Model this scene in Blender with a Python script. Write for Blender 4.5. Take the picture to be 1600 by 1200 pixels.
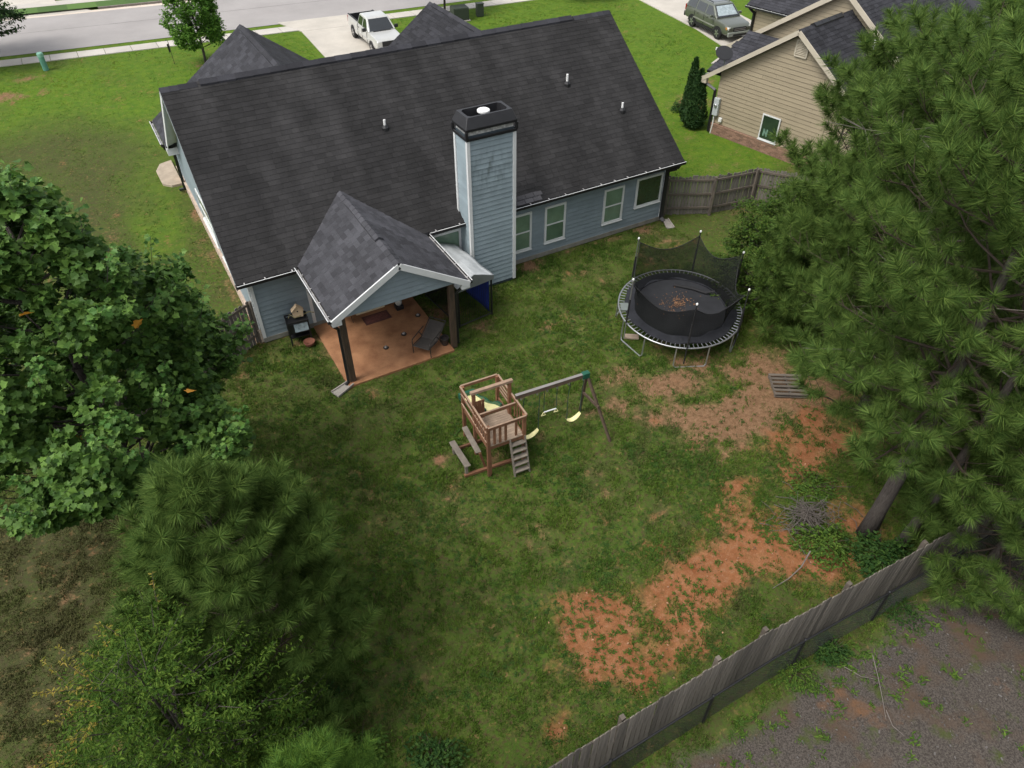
import bpy, math, random
import numpy as np
from mathutils import Vector, Matrix
from math import radians as R, sin, cos, pi
random.seed(7)
rng = np.random.default_rng(7)
scene = bpy.context.scene
for o in list(bpy.data.objects):
    bpy.data.objects.remove(o)
COL = scene.collection

# ------------------------------------------------------------------ camera, sky, sun, exposure
CAM = np.array([-2.2853, -21.6188, 16.0993]); YAW, PITCH, ROLL, FPX = -0.51544, 0.73646, 0.001416, 1141.5
def cam_axes():
    cy, sy, cp, sp = cos(YAW), sin(YAW), cos(PITCH), sin(PITCH)
    f = np.array([-sy*cp, cy*cp, -sp]); r = np.array([cy, sy, 0.0]); u = np.cross(r, f)
    return cos(ROLL)*r + sin(ROLL)*u, -sin(ROLL)*r + cos(ROLL)*u, f
CR, CU, CF = cam_axes()
cd = bpy.data.cameras.new('camera'); cam = bpy.data.objects.new('camera', cd); COL.objects.link(cam)
cam.matrix_world = Matrix(((CR[0], CU[0], -CF[0], CAM[0]), (CR[1], CU[1], -CF[1], CAM[1]), (CR[2], CU[2], -CF[2], CAM[2]), (0, 0, 0, 1)))
cd.sensor_width = 36.0; cd.lens = FPX*36.0/1600.0; cd.clip_end = 2000.0; cd.clip_start = 0.1
scene.camera = cam
def at(px, py, z=0.0):
    """the point of the world at height z that the photograph shows at pixel px, py"""
    d = CF + CR*(px-800)/FPX - CU*(py-600)/FPX
    return CAM + d*((z-CAM[2])/d[2])

SUN_EL, SUN_AZ = R(58), R(-94)          # azimuth measured from +Y towards +X: the light comes from the left and beyond the house
w = bpy.data.worlds.new('World'); scene.world = w; w.use_nodes = True
nt = w.node_tree; bg = nt.nodes['Background']
sky = nt.nodes.new('ShaderNodeTexSky'); sky.sky_type = 'NISHITA'; sky.sun_disc = False
sky.sun_elevation = SUN_EL; sky.sun_rotation = SUN_AZ; sky.air_density = 1.0; sky.dust_density = 3.0; sky.ozone_density = 1.0
hs = nt.nodes.new('ShaderNodeHueSaturation'); hs.inputs['Saturation'].default_value = 0.28
nt.links.new(sky.outputs[0], hs.inputs['Color']); nt.links.new(hs.outputs[0], bg.inputs['Color'])
bg.inputs['Strength'].default_value = 0.15
sd = bpy.data.lights.new('sun', 'SUN'); sun = bpy.data.objects.new('sun', sd); COL.objects.link(sun)
sd.energy = 1.25; sd.angle = R(24); sd.color = (1.0, 0.96, 0.9)
sv = Vector((sin(SUN_AZ)*cos(SUN_EL), cos(SUN_AZ)*cos(SUN_EL), sin(SUN_EL)))
sun.rotation_euler = sv.to_track_quat('Z', 'Y').to_euler(); sun.location = sv*60
scene.view_settings.view_transform = 'Standard'; scene.view_settings.look = 'None'
scene.view_settings.gamma = 1.0; scene.view_settings.exposure = 0.80; scene.view_settings.use_curve_mapping = False
scene.render.engine = 'CYCLES'
scene.cycles.max_bounces = 8; scene.cycles.transparent_max_bounces = 12; scene.cycles.use_denoising = True

# ------------------------------------------------------------------ helpers
def tag(o, label=None, cat=None, group=None, kind=None):
    if label: o['label'] = label
    if cat: o['category'] = cat
    if group: o['group'] = group
    if kind: o['kind'] = kind
    return o
def thing(name, label, cat, loc=(0, 0, 0), rz=0.0, group=None):
    o = bpy.data.objects.new(name, None); COL.objects.link(o)
    o.empty_display_size = 0.2; o.location = loc; o.rotation_euler = (0, 0, rz)
    return tag(o, label, cat, group)
class MB:
    def __init__(s): s.v = []; s.f = []
    def add(s, vs, fs):
        b = len(s.v); s.v.extend([tuple(map(float, v)) for v in vs]); s.f.extend([tuple(b+i for i in f) for f in fs]); return s
    def box(s, c, d, rz=0.0, rx=0.0, ry=0.0):
        m = Matrix.Translation(c) @ Matrix.Rotation(rz, 4, 'Z') @ Matrix.Rotation(ry, 4, 'Y') @ Matrix.Rotation(rx, 4, 'X')
        h = [x/2 for x in d]
        vs = [m @ Vector((sx*h[0], sy*h[1], sz*h[2])) for sz in (-1, 1) for sy in (-1, 1) for sx in (-1, 1)]
        return s.add(vs, [(0, 2, 3, 1), (4, 5, 7, 6), (0, 1, 5, 4), (2, 6, 7, 3), (0, 4, 6, 2), (1, 3, 7, 5)])
    def bar(s, a, b, w_, h_, up=(0, 0, 1)):
        a = Vector(a); b = Vector(b); d = (b-a).normalized(); upv = Vector(up)
        if abs(d.dot(upv)) > 0.98: upv = Vector((1, 0, 0))
        x = d.cross(upv).normalized(); y = x.cross(d)
        q = [(-.5, -.5), (.5, -.5), (.5, .5), (-.5, .5)]
        vs = [p + x*(i*w_) + y*(j*h_) for p in (a, b) for i, j in q]
        return s.add(vs, [(3, 2, 1, 0), (4, 5, 6, 7), (0, 1, 5, 4), (1, 2, 6, 5), (2, 3, 7, 6), (3, 0, 4, 7)])
    def tube(s, pts, r, n=6, caps=True):
        pts = [Vector(p) for p in pts]; rs = r if hasattr(r, '__len__') else [r]*len(pts)
        rings = []; prev = None
        for i, p in enumerate(pts):
            d = (pts[min(i+1, len(pts)-1)] - pts[max(i-1, 0)]).normalized()
            if prev is None:
                x = d.orthogonal().normalized()
            else:
                x = (prev - d*prev.dot(d)).normalized()
            prev = x; y = d.cross(x)
            rings.append([p + (x*cos(2*pi*k/n) + y*sin(2*pi*k/n))*rs[i] for k in range(n)])
        vs = [v for g in rings for v in g]; fs = []
        for i in range(len(pts)-1):
            for k in range(n):
                a = i*n+k; b = i*n+(k+1) % n; fs.append((a, b, b+n, a+n))
        if caps: fs.append(tuple(range(n-1, -1, -1))); fs.append(tuple(range((len(pts)-1)*n, len(pts)*n)))
        return s.add(vs, fs)
    def lathe(s, prof, c=(0, 0, 0), n=16):
        vs = []; fs = []
        for r_, z in prof: vs += [(c[0]+r_*cos(2*pi*k/n), c[1]+r_*sin(2*pi*k/n), c[2]+z) for k in range(n)]
        for i in range(len(prof)-1):
            for k in range(n):
                a = i*n+k; b = i*n+(k+1) % n; fs.append((a, b, b+n, a+n))
        fs.append(tuple(range(n-1, -1, -1))); fs.append(tuple(range((len(prof)-1)*n, len(prof)*n)))
        return s.add(vs, fs)
    def slab(s, poly, nrm):
        """a flat polygon (3-D points, counter-clockwise seen from outside) thickened by nrm backwards"""
        n = len(poly); nv = Vector(nrm)
        vs = [Vector(p) for p in poly] + [Vector(p)-nv for p in poly]
        fs = [tuple(range(n)), tuple(range(2*n-1, n-1, -1))] + [(i, i+n, (i+1) % n+n, (i+1) % n) for i in range(n)]
        return s.add(vs, fs)
    def mesh(s, name, mat, smooth=False):
        me = bpy.data.meshes.new(name); me.from_pydata(s.v, [], s.f)
        if mat: me.materials.append(mat)
        if smooth:
            me.polygons.foreach_set('use_smooth', [True]*len(me.polygons))
        me.update(); return me
    def build(s, name, mat, parent=None, smooth=False, label=None, kind=None, bevel=0.0):
        o = bpy.data.objects.new(name, s.mesh(name, mat, smooth)); COL.objects.link(o)
        if parent: o.parent = parent
        if label: o['label'] = label
        if kind: o['kind'] = kind
        if bevel:
            md = o.modifiers.new('bevel', 'BEVEL'); md.width = bevel; md.segments = 2; md.limit_method = 'ANGLE'; md.angle_limit = R(40)
        return o
def inst(name, me, parent, loc=(0, 0, 0), rot=(0, 0, 0), scale=(1, 1, 1)):
    o = bpy.data.objects.new(name, me); COL.objects.link(o); o.parent = parent
    o.location = loc; o.rotation_euler = rot; o.scale = scale; return o
def fast_mesh(name, V, F, mat, colors=None, smooth=False):
    """V (n,3), F (m,3) numpy arrays of triangles"""
    me = bpy.data.meshes.new(name); n, m = len(V), len(F)
    me.vertices.add(n); me.vertices.foreach_set('co', np.asarray(V, np.float32).ravel())
    me.loops.add(m*3); me.loops.foreach_set('vertex_index', np.asarray(F, np.int32).ravel())
    me.polygons.add(m); me.polygons.foreach_set('loop_start', np.arange(0, m*3, 3, dtype=np.int32))
    me.update(calc_edges=True)
    if colors is not None:
        a = me.attributes.new('tint', 'FLOAT_COLOR', 'POINT')
        c4 = np.ones((n, 4), np.float32); c4[:, :3] = colors; a.data.foreach_set('color', c4.ravel())
    me.polygons.foreach_set('use_smooth', np.full(m, bool(smooth)))
    me.materials.append(mat); return me
def link(name, me, parent=None):
    o = bpy.data.objects.new(name, me); COL.objects.link(o)
    if parent: o.parent = parent
    return o

# value noise (numpy)
_perm = np.random.default_rng(3).random((256, 256))
def vnoise(x, y, s, seed=0):
    x = np.asarray(x)/s + seed*17.31; y = np.asarray(y)/s + seed*9.77
    xi = np.floor(x).astype(int); yi = np.floor(y).astype(int); fx = x-xi; fy = y-yi
    fx = fx*fx*(3-2*fx); fy = fy*fy*(3-2*fy)
    g = lambda a, b: _perm[a % 256, b % 256]
    return (g(xi, yi)*(1-fx)+g(xi+1, yi)*fx)*(1-fy) + (g(xi, yi+1)*(1-fx)+g(xi+1, yi+1)*fx)*fy
def fbm(x, y, s, o=3, seed=0):
    t = 0; a = 1; n = 0
    for i in range(o): t = t + a*vnoise(x, y, s/2**i, seed+i*5); n += a; a *= .55
    return t/n
def sstep(a, b, x):
    t = np.clip((x-a)/(b-a), 0, 1); return t*t*(3-2*t)

# ------------------------------------------------------------------ materials
def node_mat(name):
    m = bpy.data.materials.new(name); m.use_nodes = True; t = m.node_tree
    return m, t, t.nodes['Principled BSDF'], t.nodes.new, t.links.new
def M(name, col, rough=.7, var=.12, scale=2.5, pvar=0.0, ivar=0.0, metal=0.0, bump=0.0, bscale=60.0, col2=None, spec=.4, stretch=None, coat=0.0, streak=0.0, grain=0.0):
    m, t, p, N, L = node_mat(name)
    p.inputs['Roughness'].default_value = rough; p.inputs['Metallic'].default_value = metal
    p.inputs['Specular IOR Level'].default_value = spec; p.inputs['Coat Weight'].default_value = coat; p.inputs['Coat Roughness'].default_value = .06
    geo = N('ShaderNodeNewGeometry'); tc = N('ShaderNodeTexCoord')
    src = geo.outputs['Position']
    if stretch:
        mp = N('ShaderNodeMapping'); mp.inputs['Scale'].default_value = stretch; L(tc.outputs['Object'], mp.inputs['Vector']); src = mp.outputs[0]
    nz = N('ShaderNodeTexNoise'); nz.inputs['Scale'].default_value = scale; nz.inputs['Detail'].default_value = 6; nz.inputs['Roughness'].default_value = .62
    L(src, nz.inputs['Vector'])
    mr = N('ShaderNodeMapRange'); mr.inputs['From Min'].default_value = .3; mr.inputs['From Max'].default_value = .7; L(nz.outputs['Fac'], mr.inputs['Value'])
    mx = N('ShaderNodeMix'); mx.data_type = 'RGBA'
    c2 = col2 if col2 else tuple(min(1, c*(1+var)) for c in col); c1 = col if col2 else tuple(c*(1-var) for c in col)
    mx.inputs['A'].default_value = (*c1, 1); mx.inputs['B'].default_value = (*c2, 1); L(mr.outputs[0], mx.inputs['Factor'])
    out = mx.outputs['Result']
    def mul(sock_val, out):
        h = N('ShaderNodeHueSaturation'); L(out, h.inputs['Color']); L(sock_val, h.inputs['Value']); return h.outputs[0]
    def ranged(s, lo, hi):
        q = N('ShaderNodeMapRange'); q.inputs['To Min'].default_value = lo; q.inputs['To Max'].default_value = hi; L(s, q.inputs['Value']); return q.outputs[0]
    if pvar: oi = N('ShaderNodeObjectInfo'); out = mul(ranged(oi.outputs['Random'], 1-pvar, 1+pvar), out)
    if ivar: out = mul(ranged(geo.outputs['Random Per Island'], 1-ivar, 1+ivar), out)
    if streak:
        mp2 = N('ShaderNodeMapping'); mp2.inputs['Scale'].default_value = (1.1, .22, .22); L(geo.outputs['Position'], mp2.inputs['Vector'])
        n2 = N('ShaderNodeTexNoise'); n2.inputs['Scale'].default_value = 1.0; n2.inputs['Detail'].default_value = 5; L(mp2.outputs[0], n2.inputs['Vector'])
        q = N('ShaderNodeMapRange'); q.inputs['From Min'].default_value = .35; q.inputs['From Max'].default_value = .65; q.inputs['To Min'].default_value = 1-streak; q.inputs['To Max'].default_value = 1+streak
        L(n2.outputs['Fac'], q.inputs['Value']); out = mul(q.outputs[0], out)
    if grain:
        n3 = N('ShaderNodeTexNoise'); n3.inputs['Scale'].default_value = bscale; n3.inputs['Detail'].default_value = 3; L(geo.outputs['Position'], n3.inputs['Vector'])
        q = N('ShaderNodeMapRange'); q.inputs['From Min'].default_value = .3; q.inputs['From Max'].default_value = .7; q.inputs['To Min'].default_value = 1-grain; q.inputs['To Max'].default_value = 1+grain
        L(n3.outputs['Fac'], q.inputs['Value']); out = mul(q.outputs[0], out)
    L(out, p.inputs['Base Color'])
    if bump:
        nb = N('ShaderNodeTexNoise'); nb.inputs['Scale'].default_value = bscale; nb.inputs['Detail'].default_value = 4
        if stretch: L(src, nb.inputs['Vector'])
        else: L(geo.outputs['Position'], nb.inputs['Vector'])
        b = N('ShaderNodeBump'); b.inputs['Strength'].default_value = bump; b.inputs['Distance'].default_value = .02
        L(nb.outputs['Fac'], b.inputs['Height']); L(b.outputs[0], p.inputs['Normal'])
    return m
def leafmat(name, col, col2, rough=.5, trans=.3, spec=.3, attr=False, ivar=.35):
    m, t, p, N, L = node_mat(name)
    p.inputs['Roughness'].default_value = rough; p.inputs['Specular IOR Level'].default_value = spec
    geo = N('ShaderNodeNewGeometry'); oi = N('ShaderNodeObjectInfo')
    mx = N('ShaderNodeMix'); mx.data_type = 'RGBA'; mx.inputs['A'].default_value = (*col, 1); mx.inputs['B'].default_value = (*col2, 1)
    ad = N('ShaderNodeMath'); ad.operation = 'ADD'; L(geo.outputs['Random Per Island'], ad.inputs[0]); L(oi.outputs['Random'], ad.inputs[1])
    fr = N('ShaderNodeMath'); fr.operation = 'FRACT'; L(ad.outputs[0], fr.inputs[0])
    pw = N('ShaderNodeMath'); pw.operation = 'POWER'; pw.inputs[1].default_value = 1.8; L(fr.outputs[0], pw.inputs[0])
    L(pw.outputs[0], mx.inputs['Factor']); out = mx.outputs['Result']
    if attr:
        at_ = N('ShaderNodeAttribute'); at_.attribute_name = 'tint'
        mm = N('ShaderNodeMix'); mm.data_type = 'RGBA'; mm.blend_type = 'MULTIPLY'; mm.inputs['Factor'].default_value = 1
        L(out, mm.inputs['A']); L(at_.outputs['Color'], mm.inputs['B']); out = mm.outputs['Result']
    L(out, p.inputs['Base Color'])
    tr = N('ShaderNodeBsdfTranslucent'); L(out, tr.inputs['Color']); ms = N('ShaderNodeMixShader'); ms.inputs[0].default_value = trans
    L(p.outputs[0], ms.inputs[1]); L(tr.outputs[0], ms.inputs[2]); L(ms.outputs[0], t.nodes['Material Output'].inputs['Surface'])
    return m
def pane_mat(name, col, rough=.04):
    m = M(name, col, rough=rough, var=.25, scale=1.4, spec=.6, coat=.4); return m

SIDING = M('blue_siding_paint', (.205, .25, .275), .55, .12, 1.3, pvar=.05, bump=.04, bscale=30)
CHIM = M('chimney_siding_paint', (.255, .315, .34), .55, .12, 1.2, pvar=.06, bump=.04, bscale=30)
WHITE = M('white_trim_paint', (.62, .63, .62), .5, .05, 3)
TAN = M('tan_siding_paint', (.31, .258, .175), .6, .06, 1.2, pvar=.045, bump=.04, bscale=30)
TANTRIM = M('tan_trim_paint', (.46, .41, .32), .6, .06, 2)
ROOFD = M('dark_shingle_granules', (.0275, .0265, .0265), .92, .22, .7, ivar=.19, pvar=.19, streak=.24, bump=.5, bscale=55, spec=.25, grain=.25)
ROOFP = M('grey_shingle_granules', (.052, .052, .058), .92, .2, .9, ivar=.24, pvar=.28, bump=.5, bscale=55, spec=.25, grain=.25)
ROOFN = M('slate_grey_shingle_granules', (.033, .033, .038), .92, .2, .9, ivar=.3, pvar=.3, bump=.5, bscale=55, spec=.25, grain=.25)
BLACKM = M('black_metal', (.012, .012, .013), .45, .2, 6, spec=.5)
DKGUT = M('black_gutter', (.013, .012, .012), .5, .2, 3)
GUTIN = M('gutter_inside', (.38, .37, .36), .6, .35, 4)
CONC = M('pale_concrete', (.44, .405, .35), .85, .13, .55, bump=.15, bscale=40, grain=.08)
CONCL = M('sidewalk_concrete', (.44, .41, .365), .85, .10, .6, pvar=.07, bump=.15, bscale=40, grain=.08)
ASPH = M('weathered_asphalt', (.29, .272, .26), .9, .10, .30, bump=.2, bscale=50, grain=.07)
CLAYPAT = M('clay_stained_concrete', (.20, .088, .040), .75, .2, 1.5, col2=(.37, .185, .09), bump=.1, bscale=30, grain=.1)
POST = M('dark_stained_post', (.035, .026, .02), .7, .3, 3, col2=(.095, .062, .038), stretch=(8, 8, .8), bump=.2, bscale=14)
SOFFIT = M('porch_ceiling', (.25, .28, .29), .7, .05, 2)
BRICK = M('brown_brick', (.25, .15, .105), .85, .2, 4, ivar=.3, bump=.3, bscale=60)
MORTAR = M('mortar', (.40, .33, .27), .9, .1, 5, bump=.2, bscale=60)
STONE = M('pale_brick', (.42, .33, .26), .85, .2, 4, ivar=.28, bump=.3, bscale=60)
GREYWOOD = M('weathered_grey_board', (.085, .074, .064), .85, .3, 2, col2=(.20, .18, .16), pvar=.2, stretch=(9, 9, .9), bump=.3, bscale=9)
RAILWOOD = M('weathered_fence_rail', (.12, .10, .08), .85, .25, 3, pvar=.15, bump=.3, bscale=20)
GALV = M('galvanised_steel', (.45, .46, .47), .38, .12, 6, metal=.8)
PLASTW = M('white_plastic', (.72, .72, .70), .45, .05, 5)

# ------------------------------------------------------------------ the ground and what grows flat on it
def E_(px, py, rx, ry, w_, rot=0.0):
    p = at(px, py); return (p[0], p[1], rx, ry, w_, rot)
CLAY = [E_(900, 955, 1.0, .6, 1.0), E_(955, 1000, 1.0, .8, 1.0), E_(1030, 935, 1.1, .45, .9), E_(1045, 1010, .8, .7, .85), E_(1135, 880, 1.2, .45, .85),
        E_(1190, 858, .7, .4, .85), E_(1005, 1065, .5, .35, .7), E_(868, 1142, .42, .36, 1.15), E_(1285, 885, 1.0, .6, 1.0), E_(1250, 735, .9, .5, .8),
        E_(1310, 690, 1.1, .7, .85), E_(1150, 765, 1.0, .5, .62), E_(1330, 800, .8, .9, .9), E_(1030, 855, .5, .2, .6), E_(790, 905, .35, .15, .75),
        E_(1210, 690, .9, .4, .75), E_(1180, 830, 1.8, 1.4, .45), E_(1100, 900, 1.6, .8, .42), E_(980, 990, 1.9, 1.2, .42), E_(1080, 960, 1.2, .8, .35), E_(1220, 800, .8, .6, .45), E_(1270, 650, 1.0, .5, .8), E_(1120, 800, .5, .25, .6), E_(1390, 880, .8, .6, .9), E_(1080, 700, .6, .3, .4), E_(980, 870, .5, .2, .5)]
TAND = [E_(955, 590, .9, .55, .95), E_(1030, 600, 1.0, .45, .85), E_(1085, 540, 1.7, 1.2, .8), E_(1200, 570, 1.5, .9, .95), E_(1170, 640, 1.2, .6, .62),
        E_(1290, 610, 1.2, .7, .95), E_(968, 525, .5, .3, .75), E_(770, 715, .8, .6, .62), E_(852, 677, .28, .2, .95), E_(830, 700, .5, .3, .6), E_(700, 715, .3, .2, .5),
        E_(685, 717, .18, .15, .9), E_(518, 555, .8, .4, .75), E_(480, 528, .9, .3, .8), E_(525, 525, .7, .4, .85), E_(745, 510, .8, .35, .8), E_(830, 420, .5, .25, .7),
        E_(700, 480, 1.0, .9, .9), E_(1010, 355, .5, .25, .6), E_(1140, 335, 1.5, .3, .6), E_(940, 640, .9, .3, .62), E_(1180, 630, 2.6, 1.8, .62), E_(1110, 690, 2.4, 1.3, .48), E_(1000, 630, 1.8, .8, .42), E_(1075, 640, 1.0, .5, .55), E_(600, 620, 1.6, .25, .3),
        E_(12, 150, 1.8, .9, .9), E_(45, 122, 1.3, .45, .65), E_(90, 124, .8, .3, .6), E_(160, 168, .7, .4, .5), E_(280, 108, 2.0, .5, .55), E_(1065, 160, 1.6, 1.6, .8),
        E_(1100, 125, .8, .8, .7), E_(770, 520, .8, .15, .6), E_(840, 515, 1.2, .12, .6), E_(910, 512, 1, .1, .5), E_(110, 215, .5, .3, .45), E_(400, 640, .9, .3, .45), E_(660, 690, .4, .2, .5)]
DRY = [E_(60, 900, 2.6, 3.4, 1.0), E_(30, 1050, 2, 2.5, .9), E_(70, 240, 3.2, 2.6, .6), E_(130, 320, 1.2, 3.0, .55), E_(600, 1080, 2, 1.2, .15), E_(620, 640, 2.4, .9, .45), E_(1000, 700, 2.4, 1.0, .45),
       E_(900, 640, 1.6, .7, .5), E_(230, 330, .5, 4.0, .35), E_(640, 1000, 1.4, 1.2, .1), E_(480, 600, 1.6, 1.0, .45), E_(140, 800, 2, 1.4, .9), E_(1150, 960, 1.6, .6, .4), E_(640, 800, 2.0, .4, .25)]
YELL = [E_(210, 108, 3.4, 1.6, .8), E_(150, 112, 1.5, 1.2, .4), E_(290, 75, 2.0, 1.2, .6), E_(960, 60, 2.5, 3.5, .6), E_(330, 270, 1.2, 2.5, .4)]
LUSH = [(-2.0, 8.5, 1.9, 6.5, 1.1, 0), (-1.2, 2.5, 1.3, 2.5, .5, 0), E_(1120, 395, 1.8, 1.3, .62), E_(880, 480, 1.8, 1.1, .42), E_(860, 530, 1.4, .5, .40), E_(620, 730, 2.4, 1.4, .36), E_(880, 740, 1.7, 1.3, .40), E_(740, 880, 3.0, 1.6, .30), E_(930, 820, 1.6, .7, .34), E_(880, 1070, 1.2, .5, .30)]
def blobs(L_, x, y):
    t = np.zeros_like(x)
    for bx, by, rx, ry, w_, _ in L_:
        q = ((x-bx)/rx)**2 + ((y-by)/ry)**2
        t = np.maximum(t, 0) + w_*np.exp(-q*.9)
    return np.minimum(t, 1.15)
def masks(x, y):
    """clay, tan dirt, dry grass, lush grass, mulch: each 0..1"""
    n1 = fbm(x, y, 1.1, 4, 1); n2 = fbm(x, y, .28, 3, 2); nb = fbm(x, y, 4.5, 3, 3); n3 = fbm(x, y, .6, 3, 7)
    jit = (n1-.5)*1.15 + (n2-.5)*.8
    yard = sstep(-18.6, -17.8, y)
    md_ = np.hypot(x-1.0, y+3.0); mow = .20*sstep(8.0, 10, md_)*np.sin(md_*2*pi/.95+1.5*n1)*(y < -8)*(x > -4)
    cl = sstep(.12, 1.30, blobs(CLAY, x, y)*1.05 + jit*.8 + (n3-.5)*1.15)*yard
    td = blobs(TAND, x, y)
    wall = .62*np.exp(-((y+.25)/.35)**2)*((x > 9.4) & (x < 17.6)) + .5*np.exp(-((x+.25)/.25)**2)*((y > 0) & (y < 15))
    td = sstep(.22, 1.25, td + wall + jit*.8 + (n3-.5)*1.0 + (nb-.5)*.25)*yard
    td = np.maximum(td, yard*(1-sstep(10, 16, y))*sstep(.60, .92, n1*.62+n2*.48)*.75)
    dr = np.clip(blobs(DRY, x, y)*.85 + (nb-.45)*.75 + (n1-.5)*.8 + mow, 0, 1)
    lush = sstep(12, 18, y - 9*sstep(4, -4, x) + blobs(LUSH, x, y)*14 + np.where(x > 17.5, 14, 0)*sstep(-2.5, 1.5, y) + (nb-.5)*4)
    dr = dr*(1-.8*lush*sstep(-3.5, 3, x))
    mu = 1-sstep(-18.45, -17.95, y + (n1-.5)*.9)
    return cl, td, dr, lush, mu
def axis(fine, mid, far, fs, ms):
    a = list(np.arange(fine[0], fine[1], fs)); 
    b = list(np.arange(mid[0], fine[0], ms)); c = list(np.arange(fine[1], mid[1], ms))
    return np.array([-far, -far/2, -far/4] + b + a + c + [far/4, far/2, far])
xs = axis((-10, 17.5), (-16, 46), 260, .17, .4); ys = axis((-23.5, 2), (-27, 54), 260, .17, .4)
GX, GY = np.meshgrid(xs, ys); cl, td, dr, lu, mu = masks(GX.ravel(), GY.ravel())
gx, gy = GX.ravel(), GY.ravel()
gz = (fbm(gx, gy, .8, 3, 9)-.5)*.07 + (fbm(gx, gy, .2, 2, 11)-.5)*.03*(1-lu) - .03 - np.maximum(cl, td)*.02
inyard = ((gy < 1) & (gy > -24))
gz = np.where(inyard, gz, np.minimum(gz*.5, -.012)-.004)
nb_slope = sstep(24.6, 26.5, gx)*sstep(7, 1, gy)*(gy > -12)*.0
nx, ny = len(xs), len(ys)
idx = np.arange(nx*ny).reshape(ny, nx)
q = np.stack([idx[:-1, :-1], idx[:-1, 1:], idx[1:, 1:], idx[1:, :-1]], -1).reshape(-1, 4)
F = np.concatenate([q[:, [0, 1, 2]], q[:, [0, 2, 3]]])
def ground_mat():
    m, t, p, N, L = node_mat('lawn_and_clay')
    p.inputs['Roughness'].default_value = .95; p.inputs['Specular IOR Level'].default_value = .1
    a1 = N('ShaderNodeAttribute'); a1.attribute_name = 'tint'; a2 = N('ShaderNodeAttribute'); a2.attribute_name = 'mask2'
    s1 = N('ShaderNodeSeparateColor'); L(a1.outputs['Color'], s1.inputs[0]); s2 = N('ShaderNodeSeparateColor'); L(a2.outputs['Color'], s2.inputs[0])
    geo = N('ShaderNodeNewGeometry')
    def noise(sc, det=5, ro=.6):
        n = N('ShaderNodeTexNoise'); n.inputs['Scale'].default_value = sc; n.inputs['Detail'].default_value = det; n.inputs['Roughness'].default_value = ro
        L(geo.outputs['Position'], n.inputs['Vector']); return n.outputs['Fac']
    def rng_(s, a, b, lo=0, hi=1):
        r_ = N('ShaderNodeMapRange'); r_.inputs['From Min'].default_value = a; r_.inputs['From Max'].default_value = b
        r_.inputs['To Min'].default_value = lo; r_.inputs['To Max'].default_value = hi; L(s, r_.inputs['Value']); return r_.outputs[0]
    def mix(f, a, b):
        x = N('ShaderNodeMix'); x.data_type = 'RGBA'
        if isinstance(f, float): x.inputs['Factor'].default_value = f
        else: L(f, x.inputs['Factor'])
        for k, c in (('A', a), ('B', b)):
            if isinstance(c, tuple): x.inputs[k].default_value = (*c, 1)
            else: L(c, x.inputs[k])
        return x.outputs['Result']
    def math_(op, a, b):
        x = N('ShaderNodeMath'); x.operation = op
        for i, c in enumerate((a, b)):
            if isinstance(c, (int, float)): x.inputs[i].default_value = c
            else: L(c, x.inputs[i])
        return x.outputs[0]
    fine = noise(9, 6, .7); mid = noise(2.2, 5); tiny = noise(38, 3)
    soil = mix(rng_(fine, .35, .65), (.070, .050, .025), (.105, .076, .038))
    green = mix(rng_(mid, .35, .65), (.046, .088, .012), (.064, .112, .015))
    green = mix(rng_(fine, .34, .56), soil, green)
    lushc = mix(rng_(mid, .35, .65), (.060, .122, .012), (.095, .155, .014))
    base = mix(s2.outputs[0], green, lushc)
    dryc = mix(rng_(fine, .35, .65), (.056, .048, .025), (.050, .054, .021))
    base = mix(math_('MULTIPLY', s1.outputs[2], .8), base, dryc)
    tanc = mix(rng_(fine, .35, .65), (.14, .078, .040), (.25, .15, .086))
    tanc = mix(rng_(tiny, .5, .8), tanc, (.10, .062, .036))
    clayc = mix(rng_(mid, .35, .65), (.205, .076, .030), (.27, .122, .055)); clayc = mix(rng_(fine, .5, .75), clayc, (.29, .158, .088)); clayc = mix(rng_(tiny, .5, .8), clayc, (.17, .075, .038))
    fj = math_('ADD', math_('MULTIPLY', math_('SUBTRACT', fine, .5), 1.7), math_('MULTIPLY', math_('SUBTRACT', noise(5, 3), .5), .9))
    def soft(s): return rng_(math_('ADD', s, fj), .14, .90)
    base = mix(soft(s1.outputs[1]), base, tanc)
    base = mix(soft(s1.outputs[0]), base, clayc)
    mulch = mix(rng_(noise(26, 5, .75), .38, .62), (.033, .028, .023), (.105, .090, .078))
    mulch = mix(rng_(noise(70, 2), .60, .75), mulch, (.15, .135, .12))
    mulch = mix(rng_(noise(.8, 5), .50, .66), mulch, (.085, .058, .040)); mulch = mix(rng_(noise(.55, 5, .7), .60, .78), mulch, (.17, .085, .04))
    mulch = mix(rng_(noise(1.7, 5, .65), .56, .68), mulch, (.055, .07, .02))
    base = mix(s2.outputs[1], base, mulch)
    L(base, p.inputs['Base Color'])
    b = N('ShaderNodeBump'); b.inputs['Strength'].default_value = .7; b.inputs['Distance'].default_value = .035
    L(math_('ADD', fine, math_('MULTIPLY', tiny, .4)), b.inputs['Height']); L(b.outputs[0], p.inputs['Normal'])
    return m
gme = fast_mesh('ground', np.stack([gx, gy, gz], -1), F, ground_mat(), np.stack([cl, td, dr], -1), smooth=True)
a = gme.attributes.new('mask2', 'FLOAT_COLOR', 'POINT'); c4 = np.ones((len(gx), 4), np.float32); c4[:, 0] = lu; c4[:, 1] = mu; c4[:, 2] = 0; a.data.foreach_set('color', c4.ravel())
tag(link('ground', gme), 'patchy lawn with bare red clay around the houses', kind='structure')

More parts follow.
